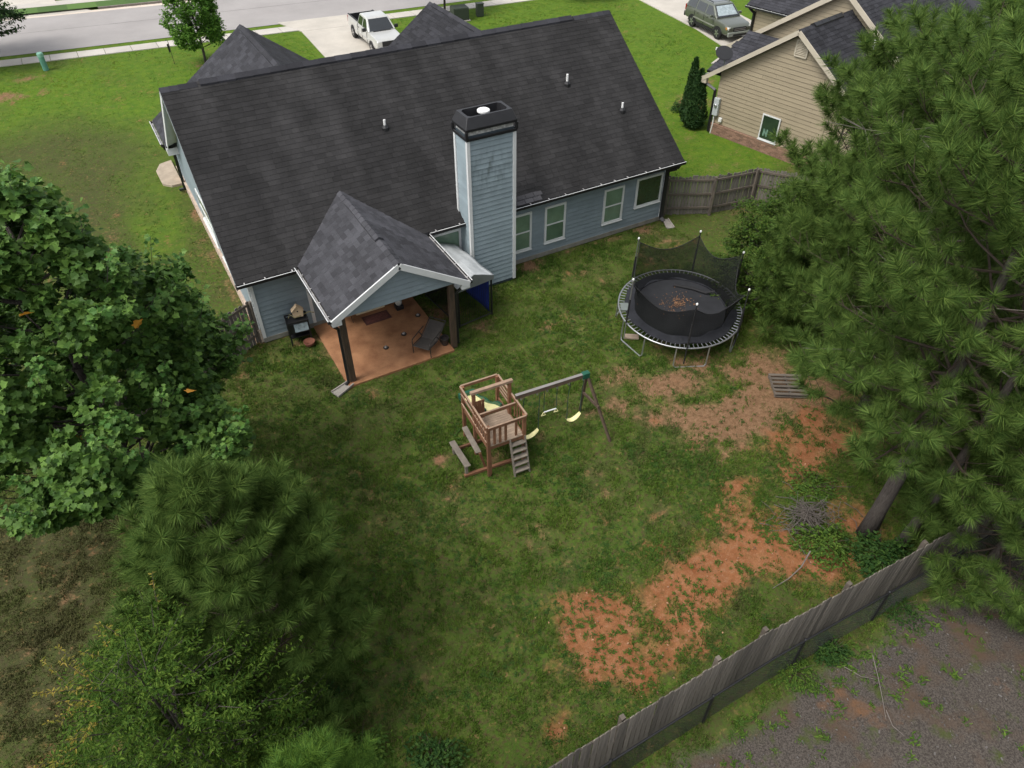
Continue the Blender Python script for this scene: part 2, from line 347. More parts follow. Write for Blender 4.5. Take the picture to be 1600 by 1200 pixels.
# street, sidewalk, driveways
def ynear(x): return 7.7e-4*x*x - .1156*x + 34.61
def yfar(x): return ynear(x) + 1.22
def yroad(x): return ynear(x) + 2.05 + .012*x*0
def yroadfar(x): return -.13*x + 45.7 + .0007*x*x
def sheet(name, xsamp, ya, yb, z, mat, label, thick=.0):
    mb = MB(); vs = []; n = len(xsamp)
    for x in xsamp: vs += [(x, ya(x), z), (x, yb(x), z)]
    fs = [(2*i, 2*i+2, 2*i+3, 2*i+1) for i in range(n-1)]
    mb.add(vs, fs); return tag(mb.build(name, mat), label, kind='structure')
X = np.linspace(-70, 110, 91)
sheet('road', X, yroad, yroadfar, .004, ASPH, 'pale grey weathered asphalt street')
sheet('road_seam', X, lambda x: (yroad(x)+yroadfar(x))/2+.25, lambda x: (yroad(x)+yroadfar(x))/2+.33, .008, M('road_seam_tar', (.20, .185, .175), .9, .3, 1.2), 'thin dark seam along the middle of the street')
gut = M('kerb_gutter_concrete', (.56, .48, .40), .85, .1, 1.0, grain=.08, bscale=30)
sheet('gutter_pan', X, lambda x: yroadfar(x)-.55, yroadfar, .008, gut, 'concrete gutter strip on the far side of the street')
mb = MB()
for x0, x1 in zip(X[:-1], X[1:]):
    if x0 < -.8: continue
    mb.add([(x0, yroadfar(x0), 0), (x1, yroadfar(x1), 0), (x1, yroadfar(x1), .15), (x0, yroadfar(x0), .15), (x0, yroadfar(x0)+.18, .15), (x1, yroadfar(x1)+.18, .15)], [(0, 1, 2, 3), (3, 2, 5, 4)])
tag(mb.build('far_kerb', M('stained_kerb', (.16, .14, .12), .9, .3, 1.5)), 'dark stained kerb on the far side of the street', kind='structure')
mb = MB()
for x0, x1 in zip(X[:-1], X[1:]): mb.add([(x0, yroadfar(x0)+.18, .15), (x1, yroadfar(x1)+.18, .15), (x1, yroadfar(x1)+1.7, .16), (x0, yroadfar(x0)+1.7, .16)], [(0, 1, 2, 3)])
verge = leafmat('verge_grass', (.05, .10, .02), (.08, .15, .03), .9, 0.0)
tag(mb.build('far_verge', verge), 'strip of green grass beyond the far kerb', kind='structure')
sheet('far_sidewalk', X, lambda x: yroadfar(x)+1.7, lambda x: yroadfar(x)+3.0, .17, CONCL, 'concrete sidewalk across the street')
mb = MB(); mb.slab([(-30, yroadfar(-30)-.3, .012), (-.3, yroadfar(-.3)-.3, .012), (-2.6, yroadfar(-2)+2.2, .18), (-3.2, 62, .2), (-30, 66, .2)], (0, 0, .01))
tag(mb.build('far_driveway', CONC), 'pale concrete driveway across the street at the top left', kind='structure')
# near sidewalk: separate slabs
sw = thing('sidewalk', 'pale concrete sidewalk of square slabs along the front lawns', None); del sw['label']; sw['kind'] = 'structure'; sw['label'] = 'pale concrete sidewalk of slabs along the front lawns'
x = -30.0
while x < 60:
    x2 = x+1.62
    mb = MB(); mb.slab([(x+.015, ynear(x), .03), (x2-.015, ynear(x2), .03), (x2-.015, yfar(x2), .03), (x+.015, yfar(x), .03)], (0, 0, .05))
    mb.build('slab', CONCL, sw); x = x2
def drive(name, polys, mat, label):
    root = thing(name, None, None); root['kind'] = 'structure'; root['label'] = label
    for po in polys: MB().slab([(a_, b_, .036) for a_, b_ in po], (0, 0, .06)).build('slab', mat, root)
    return root
drive('driveway', [[(11.35, 14.8), (16.75, 14.8), (16.75, 20.7), (11.37, 20.7)], [(11.37, 20.73), (16.75, 20.73), (16.75, 26.8), (11.4, 26.8)],
                   [(11.4, 26.83), (16.75, 26.83), (16.7, 32.4), (11.7, 33.0)], [(11.7, 33.03), (16.7, 32.43), (17.9, 35.0), (10.8, 35.8)]], CONC, 'pale concrete driveway in front of the blue house')
drive('driveway', [[(34.7, 13.6), (40.6, 14.8), (41.0, 19.5), (36.2, 20.0)], [(36.2, 20.03), (41.0, 19.53), (42.0, 25.2), (37.1, 27.6)], [(37.1, 27.63), (42.0, 25.23), (44.0, 34.0), (38, 34.5)]], CONC, 'pale concrete driveway under the green suv')
drive('walkway', [[(32.4, 14.0), (33.4, 13.6), (36.2, 14.6), (36.0, 15.9)]], CONC, 'short concrete walk beside the tan house')

# grass blades and weeds
def blades(n, x0, x1, y0, y1, hmin, hmax, wd, seed, k=5):
    r_ = np.random.default_rng(seed)
    x = r_.uniform(x0, x1, n); y = r_.uniform(y0, y1, n)
    cl, td, dr, lu, mu = masks(x, y)
    dens = (1-np.clip(cl*1.15, 0, .97))*(1-np.clip(td*1.1, 0, .95))*(1-mu)*(1-.22*dr)*(.13+1.28*sstep(.36, .60, fbm(x, y, .38, 3, 21)))
    keep = r_.random(n) < dens
    hs_ = (x > -.1) & (x < 17.5) & (y > -.1) & (y < 15); keep &= ~hs_
    keep &= ~((x > 1.7) & (x < 5.65) & (y > -3.75) & (y < 0)); keep &= ~((x > 11.2) & (x < 17) & (y > 14))
    keep &= y < 7.7e-4*x*x - .1156*x + 34.55
    px_ = (np.stack([x, y, 0*x], -1)-CAM); dz = px_@CF; u_ = 800+FPX*(px_@CR)/dz; v_ = 600-FPX*(px_@CU)/dz
    keep &= (u_ > -160) & (u_ < 1760) & (v_ > -120) & (v_ < 1340)
    x, y, dr, lu = x[keep], y[keep], dr[keep], lu[keep]; n = len(x)
    a = r_.uniform(0, 2*pi, (n, k)); lean = r_.uniform(.2, 1.1, (n, k)); h = r_.uniform(hmin, hmax, (n, k))*(.7+.6*fbm(x, y, 1.2, 2, 30))[:, None]
    bx = x[:, None]+r_.normal(0, .035, (n, k)); by = y[:, None]+r_.normal(0, .035, (n, k))
    tx = bx+np.cos(a)*lean*h; ty = by+np.sin(a)*lean*h
    sx, sy = -np.sin(a)*wd/2, np.cos(a)*wd/2; z0 = np.full((n, k), -.045)
    V = np.stack([np.stack([bx+sx, by+sy, z0], -1), np.stack([bx-sx, by-sy, z0], -1), np.stack([tx, ty, h-.03], -1)], 2).reshape(-1, 3)
    F = np.arange(len(V)).reshape(-1, 3)
    nb = fbm(x, y, .9, 3, 40); n3 = fbm(x, y, 6.0, 2, 41)
    g = np.array([.055, .114, .013]); g2 = np.array([.100, .165, .020]); lc = np.array([.062, .140, .012]); lc2 = np.array([.150, .205, .013]); d_ = np.array([.092, .080, .036])
    t = np.clip((nb-.35)*3, 0, 1)[:, None]; c = g*(1-t)+g2*t; ty_ = np.clip((nb-.4)*3*.5+(n3-.48)*2.2+blobs(YELL, x, y), 0, 1)[:, None]; c2 = lc*(1-ty_)+lc2*ty_
    c = c*(1-lu[:, None])+c2*lu[:, None]; dd = np.clip(dr*.95-.12, 0, .85)[:, None]; c = c*(1-dd)+d_*dd
    c = c[:, None, :]*r_.uniform(.65, 1.3, (n, k, 1)); dead = r_.random((n, k, 1)) < .07; c = np.where(dead, d_*1.2, c)
    C = np.repeat(c.reshape(-1, 3), 3, 0)
    return V, F, C
def attr_mat(name, rough=.7, trans=.25):
    m, t, p, N, L = node_mat(name); p.inputs['Roughness'].default_value = rough; p.inputs['Specular IOR Level'].default_value = .2
    at_ = N('ShaderNodeAttribute'); at_.attribute_name = 'tint'; L(at_.outputs['Color'], p.inputs['Base Color'])
    tr = N('ShaderNodeBsdfTranslucent'); L(at_.outputs['Color'], tr.inputs['Color']); ms = N('ShaderNodeMixShader'); ms.inputs[0].default_value = trans
    L(p.outputs[0], ms.inputs[1]); L(tr.outputs[0], ms.inputs[2]); L(ms.outputs[0], t.nodes['Material Output'].inputs['Surface']); return m
GRASSM = attr_mat('grass_blades')
def join(parts):
    V, F, C, b = [], [], [], 0
    for v, f, c in parts: V.append(v); F.append(f+b); C.append(c); b += len(v)
    return np.concatenate(V), np.concatenate(F), np.concatenate(C)
GV, GF, GC = join([blades(175000, -10, 17.5, -18.2, 0.5, .035, .095, .022, 1), blades(52000, -18, 0, -4, 36, .02, .05, .034, 2, 4), blades(30000, 0, 34, 14, 36, .02, .05, .045, 3, 4), blades(32000, 17, 36, -6, 34, .02, .05, .04, 4, 4)])
tag(link('grass', fast_mesh('grass', GV, GF, GRASSM, GC)), 'short patchy lawn grass around the blue house', 'grass', kind='stuff')
#@@HOUSE
# ------------------------------------------------------------------ house building helpers
def clip_poly(poly, ax, lim, keep_ge):
    out = []
    for i in range(len(poly)):
        p, q_ = poly[i], poly[(i+1) % len(poly)]
        ip = p[ax] >= lim if keep_ge else p[ax] <= lim; iq = q_[ax] >= lim if keep_ge else q_[ax] <= lim
        if ip: out.append(p)
        if ip != iq:
            t = (lim-p[ax])/(q_[ax]-p[ax]); out.append((p[0]+t*(q_[0]-p[0]), p[1]+t*(q_[1]-p[1])))
    return out
def siding(parent, poly, org, ax, nrm, e, mat, lip=.022, maxlen=3.7, seed=0, name='siding_board', z0=None):
    """lap siding: one board object per piece over the polygon (a, z); org + ax*a + z*Z, nrm points outwards"""
    r_ = random.Random(seed); org = Vector(org); ax = Vector(ax); nrm = Vector(nrm); Z = Vector((0, 0, 1))
    zlo = min(p[1] for p in poly) if z0 is None else z0; zhi = max(p[1] for p in poly); k = 0
    flip = ax.cross(Z).dot(nrm) < 0
    while zlo + k*e < zhi-.01:
        za, zb = zlo+k*e, min(zlo+(k+1)*e-.017, zhi); k += 1
        st = clip_poly(clip_poly(poly, 1, za, True), 1, zb, False)
        if len(st) < 3: continue
        amin, amax = min(p[0] for p in st), max(p[0] for p in st)
        cuts = [amin]
        if amax-amin > maxlen:
            c = amin + r_.uniform(.35, 1)*maxlen
            while c < amax-.4: cuts.append(c); c += maxlen*r_.uniform(.75, 1)
        cuts.append(amax)
        for c0, c1 in zip(cuts[:-1], cuts[1:]):
            g = .0015 if len(cuts) > 2 else 0
            pc = clip_poly(clip_poly(st, 0, c0+g, True), 0, c1-g, False)
            if len(pc) < 3 or c1-c0 < .03: continue
            j = r_.uniform(-.002, .003)
            def P(p, back):
                d = (lip+j)*(1-(p[1]-za)/e)+.006
                return org + ax*p[0] + Z*p[1] + nrm*(0.001 if back else d)
            n = len(pc); vs = [P(p, False) for p in pc]+[P(p, True) for p in pc]
            fs = [tuple(range(n))] + [(i+n, (i+1) % n+n, (i+1) % n, i) for i in range(n)]
            if flip: fs = [tuple(reversed(f)) for f in fs]
            MB().add(vs, fs).build(name, mat, parent)
SH_ME = {}
def shingle_mesh(mat):
    if mat.name not in SH_ME:
        # unit shingle: x along the eave 0..1, y up the slope 0..1.12, lower edge proud
        SH_ME[mat.name] = MB().add([(0.01, 0, 0), (.99, 0, 0), (.99, 1.12, 0), (.01, 1.12, 0), (.01, 0, 1), (.99, 0, 1), (.99, 1.12, .25), (.01, 1.12, .25)],
                                  [(4, 5, 6, 7), (0, 1, 5, 4), (1, 2, 6, 5), (3, 0, 4, 7), (2, 3, 7, 6)]).mesh('shingle', mat)
    return SH_ME[mat.name]
SHF = np.array([(4, 5, 6), (4, 6, 7), (0, 1, 5), (0, 5, 4), (1, 2, 6), (1, 6, 5), (3, 0, 4), (3, 4, 7)])
SHV = np.array([(0.01, 0, 0), (.99, 0, 0), (.99, 1.12, 0), (.01, 1.12, 0), (.01, 0, 1), (.99, 0, 1), (.99, 1.12, .25), (.01, 1.12, .25)])
def shingles(parent, org, ax, up, La, Ls, e, wmin, wmax, th, mat, keep=None, singles=0, name='shingle_courses', seed=0):
    """org: eave corner, ax along the eave, up the slope (unit vectors). The `singles` shingles nearest the camera become objects."""
    r_ = random.Random(seed); org = Vector(org); ax = Vector(ax).normalized(); up = Vector(up).normalized(); nr = ax.cross(up); 
    if nr.z < 0: nr = -nr
    items = []
    for k in range(int(math.ceil(Ls/e))):
        s0 = k*e; ee = min(e, Ls-s0); a = -r_.uniform(0, wmax)
        while a < La:
            w_ = r_.uniform(wmin, wmax); a0, a1 = max(a, 0), min(a+w_, La); a += w_
            if a1-a0 < .03: continue
            c = org+ax*(a0+a1)/2+up*(s0+ee/2)
            if keep and not keep(c): continue
            items.append((org+ax*a0+up*s0+nr*.001, a1-a0, ee, th*r_.uniform(.9, 1.1), (c-Vector(CAM)).length))
    items.sort(key=lambda t: t[4])
    me = shingle_mesh(mat)
    for p, w_, ee, t_, _ in items[:singles]:
        o = bpy.data.objects.new('shingle', me); COL.objects.link(o); o.parent = parent
        o.matrix_local = Matrix((( ax.x*w_, up.x*ee, nr.x*t_, p.x), (ax.y*w_, up.y*ee, nr.y*t_, p.y), (ax.z*w_, up.z*ee, nr.z*t_, p.z), (0, 0, 0, 1)))
    rest = items[singles:]
    if rest:
        P_ = np.array([tuple(i[0]) for i in rest]); S = np.array([(i[1], i[2], i[3]) for i in rest])
        B = np.array([tuple(ax), tuple(up), tuple(nr)])
        V = (P_[:, None, :] + (SHV[None]*S[:, None, :])@B).reshape(-1, 3)
        F = (SHF[None]+(np.arange(len(rest))*8)[:, None, None]).reshape(-1, 3)
        o = link(name, fast_mesh(name, V, F, mat), parent); o['kind'] = 'stuff'
def gutter(parent, a, b, out, seed=0, white=True):
    """open gutter along the eave from a to b; out points away from the roof"""
    a = Vector(a); b = Vector(b); out = Vector(out); d = (b-a).normalized(); L_ = (b-a).length; r_ = random.Random(seed)
    z = Vector((0, 0, 1)); mb = MB()
    mb.bar(a+out*.118-z*.05, b+out*.118-z*.05, .012, .11); mb.bar(a+out*.06-z*.1, b+out*.06-z*.1, .112, .010); mb.bar(a+out*.006-z*.05, b+out*.006-z*.05, .012, .105)
    mb.bar(a+out*.06-z*.05-d*.006, a+out*.06-z*.05+d*.006, .10, .10); mb.bar(b+out*.06-z*.05-d*.006, b+out*.06-z*.05+d*.006, .10, .10)
    g = mb.build('gutter', DKGUT, parent)
    MB().bar(a+out*.06-z*.085+d*.02, b+out*.06-z*.085-d*.02, .09, .012).build('gutter_floor', GUTIN, g)
    MB().bar(a+out*.118+z*.008, b+out*.118+z*.008, .026, .008).build('gutter_rim', WHITE, g)
    s = .25
    while s < L_:
        p = a+d*s; MB().bar(p+out*.0-z*.0+z*.012, p+out*.14+z*.016, .035, .012).build('gutter_hanger', GUTIN, g); s += r_.uniform(.62, .95)
    return g
def window(parent, x0, x1, z0, z1, org, ax, nrm, pane, sash=True, fr=.085, frame=WHITE, upper=None):
    org = Vector(org); ax = Vector(ax); nrm = Vector(nrm); Z = Vector((0, 0, 1))
    P = lambda a, z, d: org+ax*a+Z*z+nrm*d
    wn = MB().bar(P(x0+.03, (z0+z1)/2, .012), P(x1-.03, (z0+z1)/2, .012), (z1-z0-.06), .03, up=tuple(nrm)).build('window', BLACKM, parent)
    f = MB(); d = .045
    for a, b in ((P(x0, z0+fr/2, d), P(x1, z0+fr/2, d)), (P(x0, z1-fr/2, d), P(x1, z1-fr/2, d))): f.bar(a, b, fr, .05, up=tuple(nrm))
    for xx in (x0+fr/2, x1-fr/2): f.bar(P(xx, z0+fr, d), P(xx, z1-fr, d), fr, .05, up=tuple(nrm))
    f.build('frame', frame, wn)
    MB().bar(P(x0-.02, z0-.015, .06), P(x1+.02, z0-.015, .06), .03, .08, up=tuple(nrm)).build('sill', frame, wn)
    zm = (z0+z1)/2
    if sash:
        MB().bar(P(x0+fr, zm, .05), P(x1-fr, zm, .05), .05, .035, up=tuple(nrm)).build('sash_rail', frame, wn)
        for (za, zb, dd, mt) in ((zm+.025, z1-fr, .044, upper or pane), (z0+fr, zm-.025, .036, pane)):
            MB().bar(P(x0+fr, (za+zb)/2, dd), P(x1-fr, (za+zb)/2, dd), zb-za, .006, up=tuple(nrm)).build('pane', mt, wn)
    else:
        MB().bar(P(x0+fr, zm, .04), P(x1-fr, zm, .04), z1-z0-2*fr, .006, up=tuple(nrm)).build('pane', pane, wn)
    return wn
PANE_BLIND_REFL = pane_mat('reflection_tinted_blind_glass', (.14, .215, .15), .06)  # green garden reflection and pale blind both painted into the pane colour
PANE_DARK = pane_mat('dark_window_glass', (.022, .040, .026), .03)
PANE_MID = pane_mat('reflection_tinted_mid_glass', (.085, .14, .095), .05)  # mid tone of the same painted green reflection

# ------------------------------------------------------------------ the blue house
house = thing('blue_house', 'blue sided single storey house with a black shingle roof and tall chimney', 'house')
LX, SL, RZ, EZ = 17.38, .713, 7.03, 2.75
wall = MB()
wall.add([(0, 0, 0), (LX, 0, 0), (LX, 11.2, 0), (0, 11.2, 0), (0, 0, 2.88), (LX, 0, 2.88), (LX, 11.2, 2.88), (0, 11.2, 2.88), (0, 5.6, 6.80), (LX, 5.6, 6.80)],
         [(0, 1, 5, 4), (2, 3, 7, 6), (3, 0, 4, 8, 7), (1, 2, 6, 9, 5), (0, 3, 2, 1)])
for x0, x1, xr, zr in ((0.0, 8.6, 4.3, 5.75), (9.6, 17.38, 13.55, 5.5)):
    wall.add([(x0, 11.2, 0), (x1, 11.2, 0), (x1, 14.4, 0), (x0, 14.4, 0), (x0, 11.2, 2.7), (x1, 11.2, 2.7), (x1, 14.4, 2.7), (x0, 14.4, 2.7), (xr, 14.4, zr)],
             [(1, 2, 6, 5), (2, 3, 7, 8, 6), (3, 0, 4, 7)])
SIDEG = M('lap_shadow_grime_sheathing', (.045, .06, .07), .8, .1, 3); TANG = M('lap_shadow_grime_tan_sheathing', (.10, .08, .05), .8, .1, 3)  # dark tone paints lap shadow along with grime into the board gaps
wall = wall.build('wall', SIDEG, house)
siding(wall, [(0, .18), (LX, .18), (LX, 2.62), (0, 2.62)], (0, 0, 0), (1, 0, 0), (0, -1, 0), .18, SIDING, seed=1)
siding(wall, [(0, .52), (14.4, .52), (14.4, 2.6), (11.2, 2.75), (5.6, 6.6), (0.0, 2.75)], (0, 0, 0), (0, 1, 0), (-1, 0, 0), .2, SIDING, seed=2, maxlen=4.8)
MB().bar((0, -.03, .09), (LX, -.03, .09), .05, .18).build('foundation_strip', M('foundation', (.20, .19, .16), .9, .25, 3), house)
for x in (-.0, 1.80, 17.30): MB().bar((x+.05 if x < 17 else x, -.025, .05), (x+.05 if x < 17 else x, -.025, 2.62), .11, .055, up=(0, 1, 0)).build('corner_board', WHITE, wall)
MB().bar((-.028, .06, .5), (-.028, .06, 2.62), .055, .11, up=(0, 1, 0)).build('corner_board', WHITE, wall)
# brick skirt along the left wall
bm_ = MB(); r_ = random.Random(5)
for k in range(7):
    y = (k % 2)*.11
    while y < 14.35:
        y2 = min(y+.215, 14.4); bm_.box((-.055-r_.uniform(0, .006), (y+y2)/2, .03+k*.072), (.09, y2-y-.012, .06)); y = y2
b = bm_.build('brick_courses', STONE, house, kind='stuff'); MB().box((-.045, 7.2, .25), (.08, 14.38, .5)).build('mortar_bed', MORTAR, b)
MB().box((-.06, 7.2, .532), (.13, 14.4, .05)).build('brick_ledge', STONE, house)
# roofs
cs = 1/math.hypot(1, SL)
def roof_slab(name, poly, mat, th=.14):
    n = (Vector(poly[1])-Vector(poly[0])).cross(Vector(poly[2])-Vector(poly[0])).normalized()
    if n.z < 0: poly = poly[::-1]; n = -n
    return MB().slab(poly, n*th).build(name, mat, house)
XA, XB = -.4, 17.86
roof = roof_slab('roof', [(XA, -.4, EZ), (XB, -.4, EZ), (XB, 5.6, RZ), (XA, 5.6, RZ)], ROOFD)
shingles(roof, (XA, -.42, EZ-.01), (1, 0, 0), (0, cs, SL*cs), XB-XA, 6.02/cs, .192, .24, .5, .013, ROOFD, seed=3)
rf2 = roof_slab('roof', [(XA, 11.6, EZ), (XB, 11.6, EZ), (XB, 5.6, RZ), (XA, 5.6, RZ)], ROOFN)
# ridge vent: raised caps, piece by piece
def ridge_caps(parent, a, b, hw, th, sl, mat, step=.3, raised=.0, ov=.02):
    a = Vector(a); b = Vector(b); d = (b-a).normalized(); side = d.cross(Vector((0, 0, 1))).normalized(); n = int((b-a).length/step)
    for i in range(n):
        p, q_ = a+d*i*step, a+d*((i+1)*step+ov)
        dz = .006*(i % 2); mb = MB(); vs = []
        for pt, ex in ((p, .012), (q_, 0)):
            for s, z in ((-hw, -sl*hw), (0, 0), (hw, -sl*hw)): vs.append(pt+side*s+Vector((0, 0, z+raised+ex+th)))
            for s, z in ((-hw, -sl*hw), (0, 0), (hw, -sl*hw)): vs.append(pt+side*s+Vector((0, 0, z-.02)))
        mb.add(vs, [(0, 1, 7, 6), (1, 2, 8, 7), (0, 3, 4, 1), (1, 4, 5, 2), (6, 7, 10, 9), (7, 8, 11, 10), (0, 6, 9, 3), (2, 5, 11, 8)])
        mb.build('ridge_cap', mat, parent)
ridge_caps(roof, (XA, 5.6, RZ), (.9, 5.6, RZ), .17, .02, SL, ROOFN)
ridge_caps(roof, (.9, 5.6, RZ), (16.0, 5.6, RZ), .17, .075, SL, ROOFN, step=.6)
ridge_caps(roof, (16.0, 5.6, RZ), (XB, 5.6, RZ), .17, .02, SL, ROOFN)
for (xl, xr, xm, zm, yf) in ((-.45, 9.05, 4.3, 6.12, 14.55), (9.2, 17.9, 13.55, 5.86, 14.6)):
    yb = 5.6+(RZ-zm)/SL; hwid = xm-xl; s_ = (zm-EZ)/hwid; c_ = 1/math.hypot(1, s_)
    wr = roof_slab('front_gable_roof', [(xl, 11.3, EZ), (xl, yf, EZ), (xm, yf, zm), (xm, yb, zm)], ROOFN)
    keepf = lambda c, y0=5.6: c.z > RZ-(c.y-5.6)*SL-.05
    shingles(wr, (xl, yf, EZ), (0, -1, 0), (c_, 0, s_*c_), yf-yb, hwid/c_, .2, .26, .5, .02, ROOFN, keep=keepf, seed=11)
    wr2 = roof_slab('front_gable_roof', [(xr, 11.3, EZ), (xr, yf, EZ), (xm, yf, zm), (xm, yb, zm)], ROOFN)
    shingles(wr2, (xr, yf, EZ), (0, -1, 0), (-c_, 0, s_*c_), yf-yb, hwid/c_, .2, .26, .5, .02, ROOFN, keep=keepf, seed=12)
    ridge_caps(wr, (xm, yf-.5, zm), (xm, yb, zm), .15, .07, s_, ROOFN, step=.6); ridge_caps(wr, (xm, yf, zm), (xm, yf-.5, zm), .15, .02, s_, ROOFN)
    for xx in (xl, xr): MB().bar((xx, yf+.02, EZ-.15), (xm, yf+.02, zm-.15), .04, .2).build('rake_board', WHITE, house)
# left rake, eave return
for y0, y1 in ((-.38, 5.6), (11.58, 5.6)):
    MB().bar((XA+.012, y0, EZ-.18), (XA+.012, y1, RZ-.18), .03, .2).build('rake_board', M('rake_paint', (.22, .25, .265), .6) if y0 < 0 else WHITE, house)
MB().slab([(XA+.03, -.38, EZ-.17), (-.0, -.38, EZ-.17), (0, 5.6, RZ-.17), (XA+.03, 5.6, RZ-.17)], (0, 0, .02)).build('soffit', WHITE, house)
MB().slab([(XA+.03, 11.58, EZ-.17), (XA+.03, 5.6, RZ-.17), (0, 5.6, RZ-.17), (0, 11.58, EZ-.17)], (0, 0, .02)).build('soffit', WHITE, house)
MB().box((-.2, 11.45, EZ-.17), (.5, .55, .3)).build('eave_return', WHITE, house)
MB().box((LX/2, -.2, EZ-.16), (LX+.8, .4, .03)).build('soffit', WHITE, house)
MB().box((LX/2, -.39, EZ-.08), (LX+.86, .025, .17)).build('fascia', M('fascia_paint', (.10, .10, .105), .6), house)
gutter(house, (XA, -.405, EZ), (1.5, -.405, EZ), (0, -1, 0), 1)
gutter(house, (6.35, -.405, EZ), (7.75, -.405, EZ), (0, -1, 0), 2)
gutter(house, (9.55, -.405, EZ), (XB, -.405, EZ), (0, -1, 0), 3)
gutter(house, (-.47, 11.7, EZ), (-.47, 14.5, EZ), (-1, 0, 0), 4)
def downspout(pts, w_=.10, name='downspout'):
    mb = MB()
    for a, b_ in zip(pts[:-1], pts[1:]): mb.bar(a, b_, w_, w_*.8, up=(0.3, 1, 0))
    return mb.build(name, BLACKM, house, bevel=.01)
downspout([(17.55, -.47, 2.68), (17.5, -.42, 2.52), (17.30, -.12, 2.36), (17.30, -.12, .16), (17.34, -.3, .07)], .15)
downspout([(-.5, 11.75, 2.66), (-.45, 11.8, 2.5), (-.14, 12.3, 2.2), (-.14, 12.6, 1.0), (-.14, 12.62, .2), (-.35, 12.9, .08)], .12)
# windows of the rear and left walls
O0, AX, NB = (0, 0, 0), (1, 0, 0), (0, -1, 0)
window(house, 5.95, 7.75, 1.05, 2.33, O0, AX, NB, PANE_BLIND_REFL, sash=False)
window(house, 9.82, 10.80, .54, 2.18, O0, AX, NB, PANE_BLIND_REFL)
window(house, 11.40, 12.37, .57, 2.18, O0, AX, NB, PANE_MID, upper=PANE_BLIND_REFL)
window(house, 14.20, 15.19, .63, 2.19, O0, AX, NB, PANE_BLIND_REFL)
window(house, 15.81, 17.16, .96, 2.27, O0, AX, NB, PANE_DARK, sash=False)
window(house, 5.7, 8.4, .75, 2.1, O0, (0, 1, 0), (-1, 0, 0), PANE_BLIND_REFL)
window(house, 3.6, 5.0, .75, 2.1, O0, (0, 1, 0), (-1, 0, 0), PANE_BLIND_REFL)
# back door under the porch
DOORP = M('cream_door_paint', (.60, .50, .33), .5, .06, 2)
dr_ = MB().box((3.88, -.05, 1.12), (.94, .05, 2.0)).build('door', DOORP, house)
f = MB(); f.box((3.35, -.05, 1.1), (.1, .08, 2.1)); f.box((4.41, -.05, 1.1), (.1, .08, 2.1)); f.box((3.88, -.05, 2.2), (1.16, .08, .1)); f.build('door_frame', DOORP, dr_)
MB().box((3.88, -.1, .075), (1.1, .2, .07)).build('threshold', DOORP, dr_); MB().lathe([(.02, 0), (.035, .02), (.03, .05)], (4.24, -.12, 1.0), 8).build('handle', BLACKM, dr_)
for zz in (.55, 1.5): MB().box((3.88, -.078, zz), (.6, .012, .7 if zz > 1 else .55)).build('door_panel', DOORP, dr_)
# chimney
CX0, CX1, CY = 7.77, 9.52, -.90
stain_m = CHIM; t = stain_m.node_tree; p = t.nodes['Principled BSDF']; lk = p.inputs['Base Color'].links[0].from_socket
geo = t.nodes.new('ShaderNodeNewGeometry'); mp = t.nodes.new('ShaderNodeMapping'); mp.inputs['Scale'].default_value = (5, 5, 1.3); t.links.new(geo.outputs['Position'], mp.inputs['Vector'])
nz = t.nodes.new('ShaderNodeTexNoise'); nz.inputs['Scale'].default_value = 1.3; nz.inputs['Detail'].default_value = 5; t.links.new(mp.outputs[0], nz.inputs['Vector'])
vd = t.nodes.new('ShaderNodeVectorMath'); vd.operation = 'DISTANCE'; vd.inputs[1].default_value = (8.55, -.95, 4.75); t.links.new(geo.outputs['Position'], vd.inputs[0])
r1 = t.nodes.new('ShaderNodeMapRange'); r1.inputs['From Min'].default_value = 1.1; r1.inputs['From Max'].default_value = .2; t.links.new(vd.outputs['Value'], r1.inputs['Value'])
r2 = t.nodes.new('ShaderNodeMapRange'); r2.inputs['From Min'].default_value = .45; r2.inputs['From Max'].default_value = .7; t.links.new(nz.outputs['Fac'], r2.inputs['Value'])
mu_ = t.nodes.new('ShaderNodeMath'); mu_.operation = 'MULTIPLY'; t.links.new(r1.outputs[0], mu_.inputs[0]); t.links.new(r2.outputs[0], mu_.inputs[1])
mx = t.nodes.new('ShaderNodeMix'); mx.data_type = 'RGBA'; t.links.new(mu_.outputs[0], mx.inputs['Factor']); t.links.new(lk, mx.inputs['A']); mx.inputs['B'].default_value = (.12, .15, .15, 1)
t.links.new(mx.outputs['Result'], p.inputs['Base Color'])
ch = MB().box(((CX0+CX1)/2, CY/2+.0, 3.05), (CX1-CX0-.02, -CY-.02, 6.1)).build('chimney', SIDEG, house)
siding(ch, [(CX0, .12), (CX1, .12), (CX1, 5.98), (CX0, 5.98)], (0, CY+.005, 0), (1, 0, 0), (0, -1, 0), .183, CHIM, seed=21)
siding(ch, [(CY, .12), (-.0, .12), (-.0, 5.98), (CY, 5.98)], (CX0+.005, 0, 0), (0, 1, 0), (-1, 0, 0), .183, CHIM, seed=22)
siding(ch, [(CY, .12), (-.0, .12), (-.0, 5.98), (CY, 5.98)], (CX1-.005, 0, 0), (0, 1, 0), (1, 0, 0), .366, CHIM, seed=23)
for x, y in ((CX0, CY), (CX1, CY), (CX0, 0.0)): MB().box((x, y, 3.03), (.115, .115, 5.9)).build('corner_board', WHITE, ch)
cx, cy_ = (CX0+CX1)/2, CY/2; hw, hd = (CX1-CX0)/2+.06, -CY/2+.06
cb = MB()
for z in (6.0, 6.31):
    cb.box((cx, cy_-hd, z), (2*hw+.04, .05, .09)); cb.box((cx, cy_+hd, z), (2*hw+.04, .05, .09)); cb.box((cx-hw, cy_, z), (.05, 2*hd-.05, .09)); cb.box((cx+hw, cy_, z), (.05, 2*hd-.05, .09))
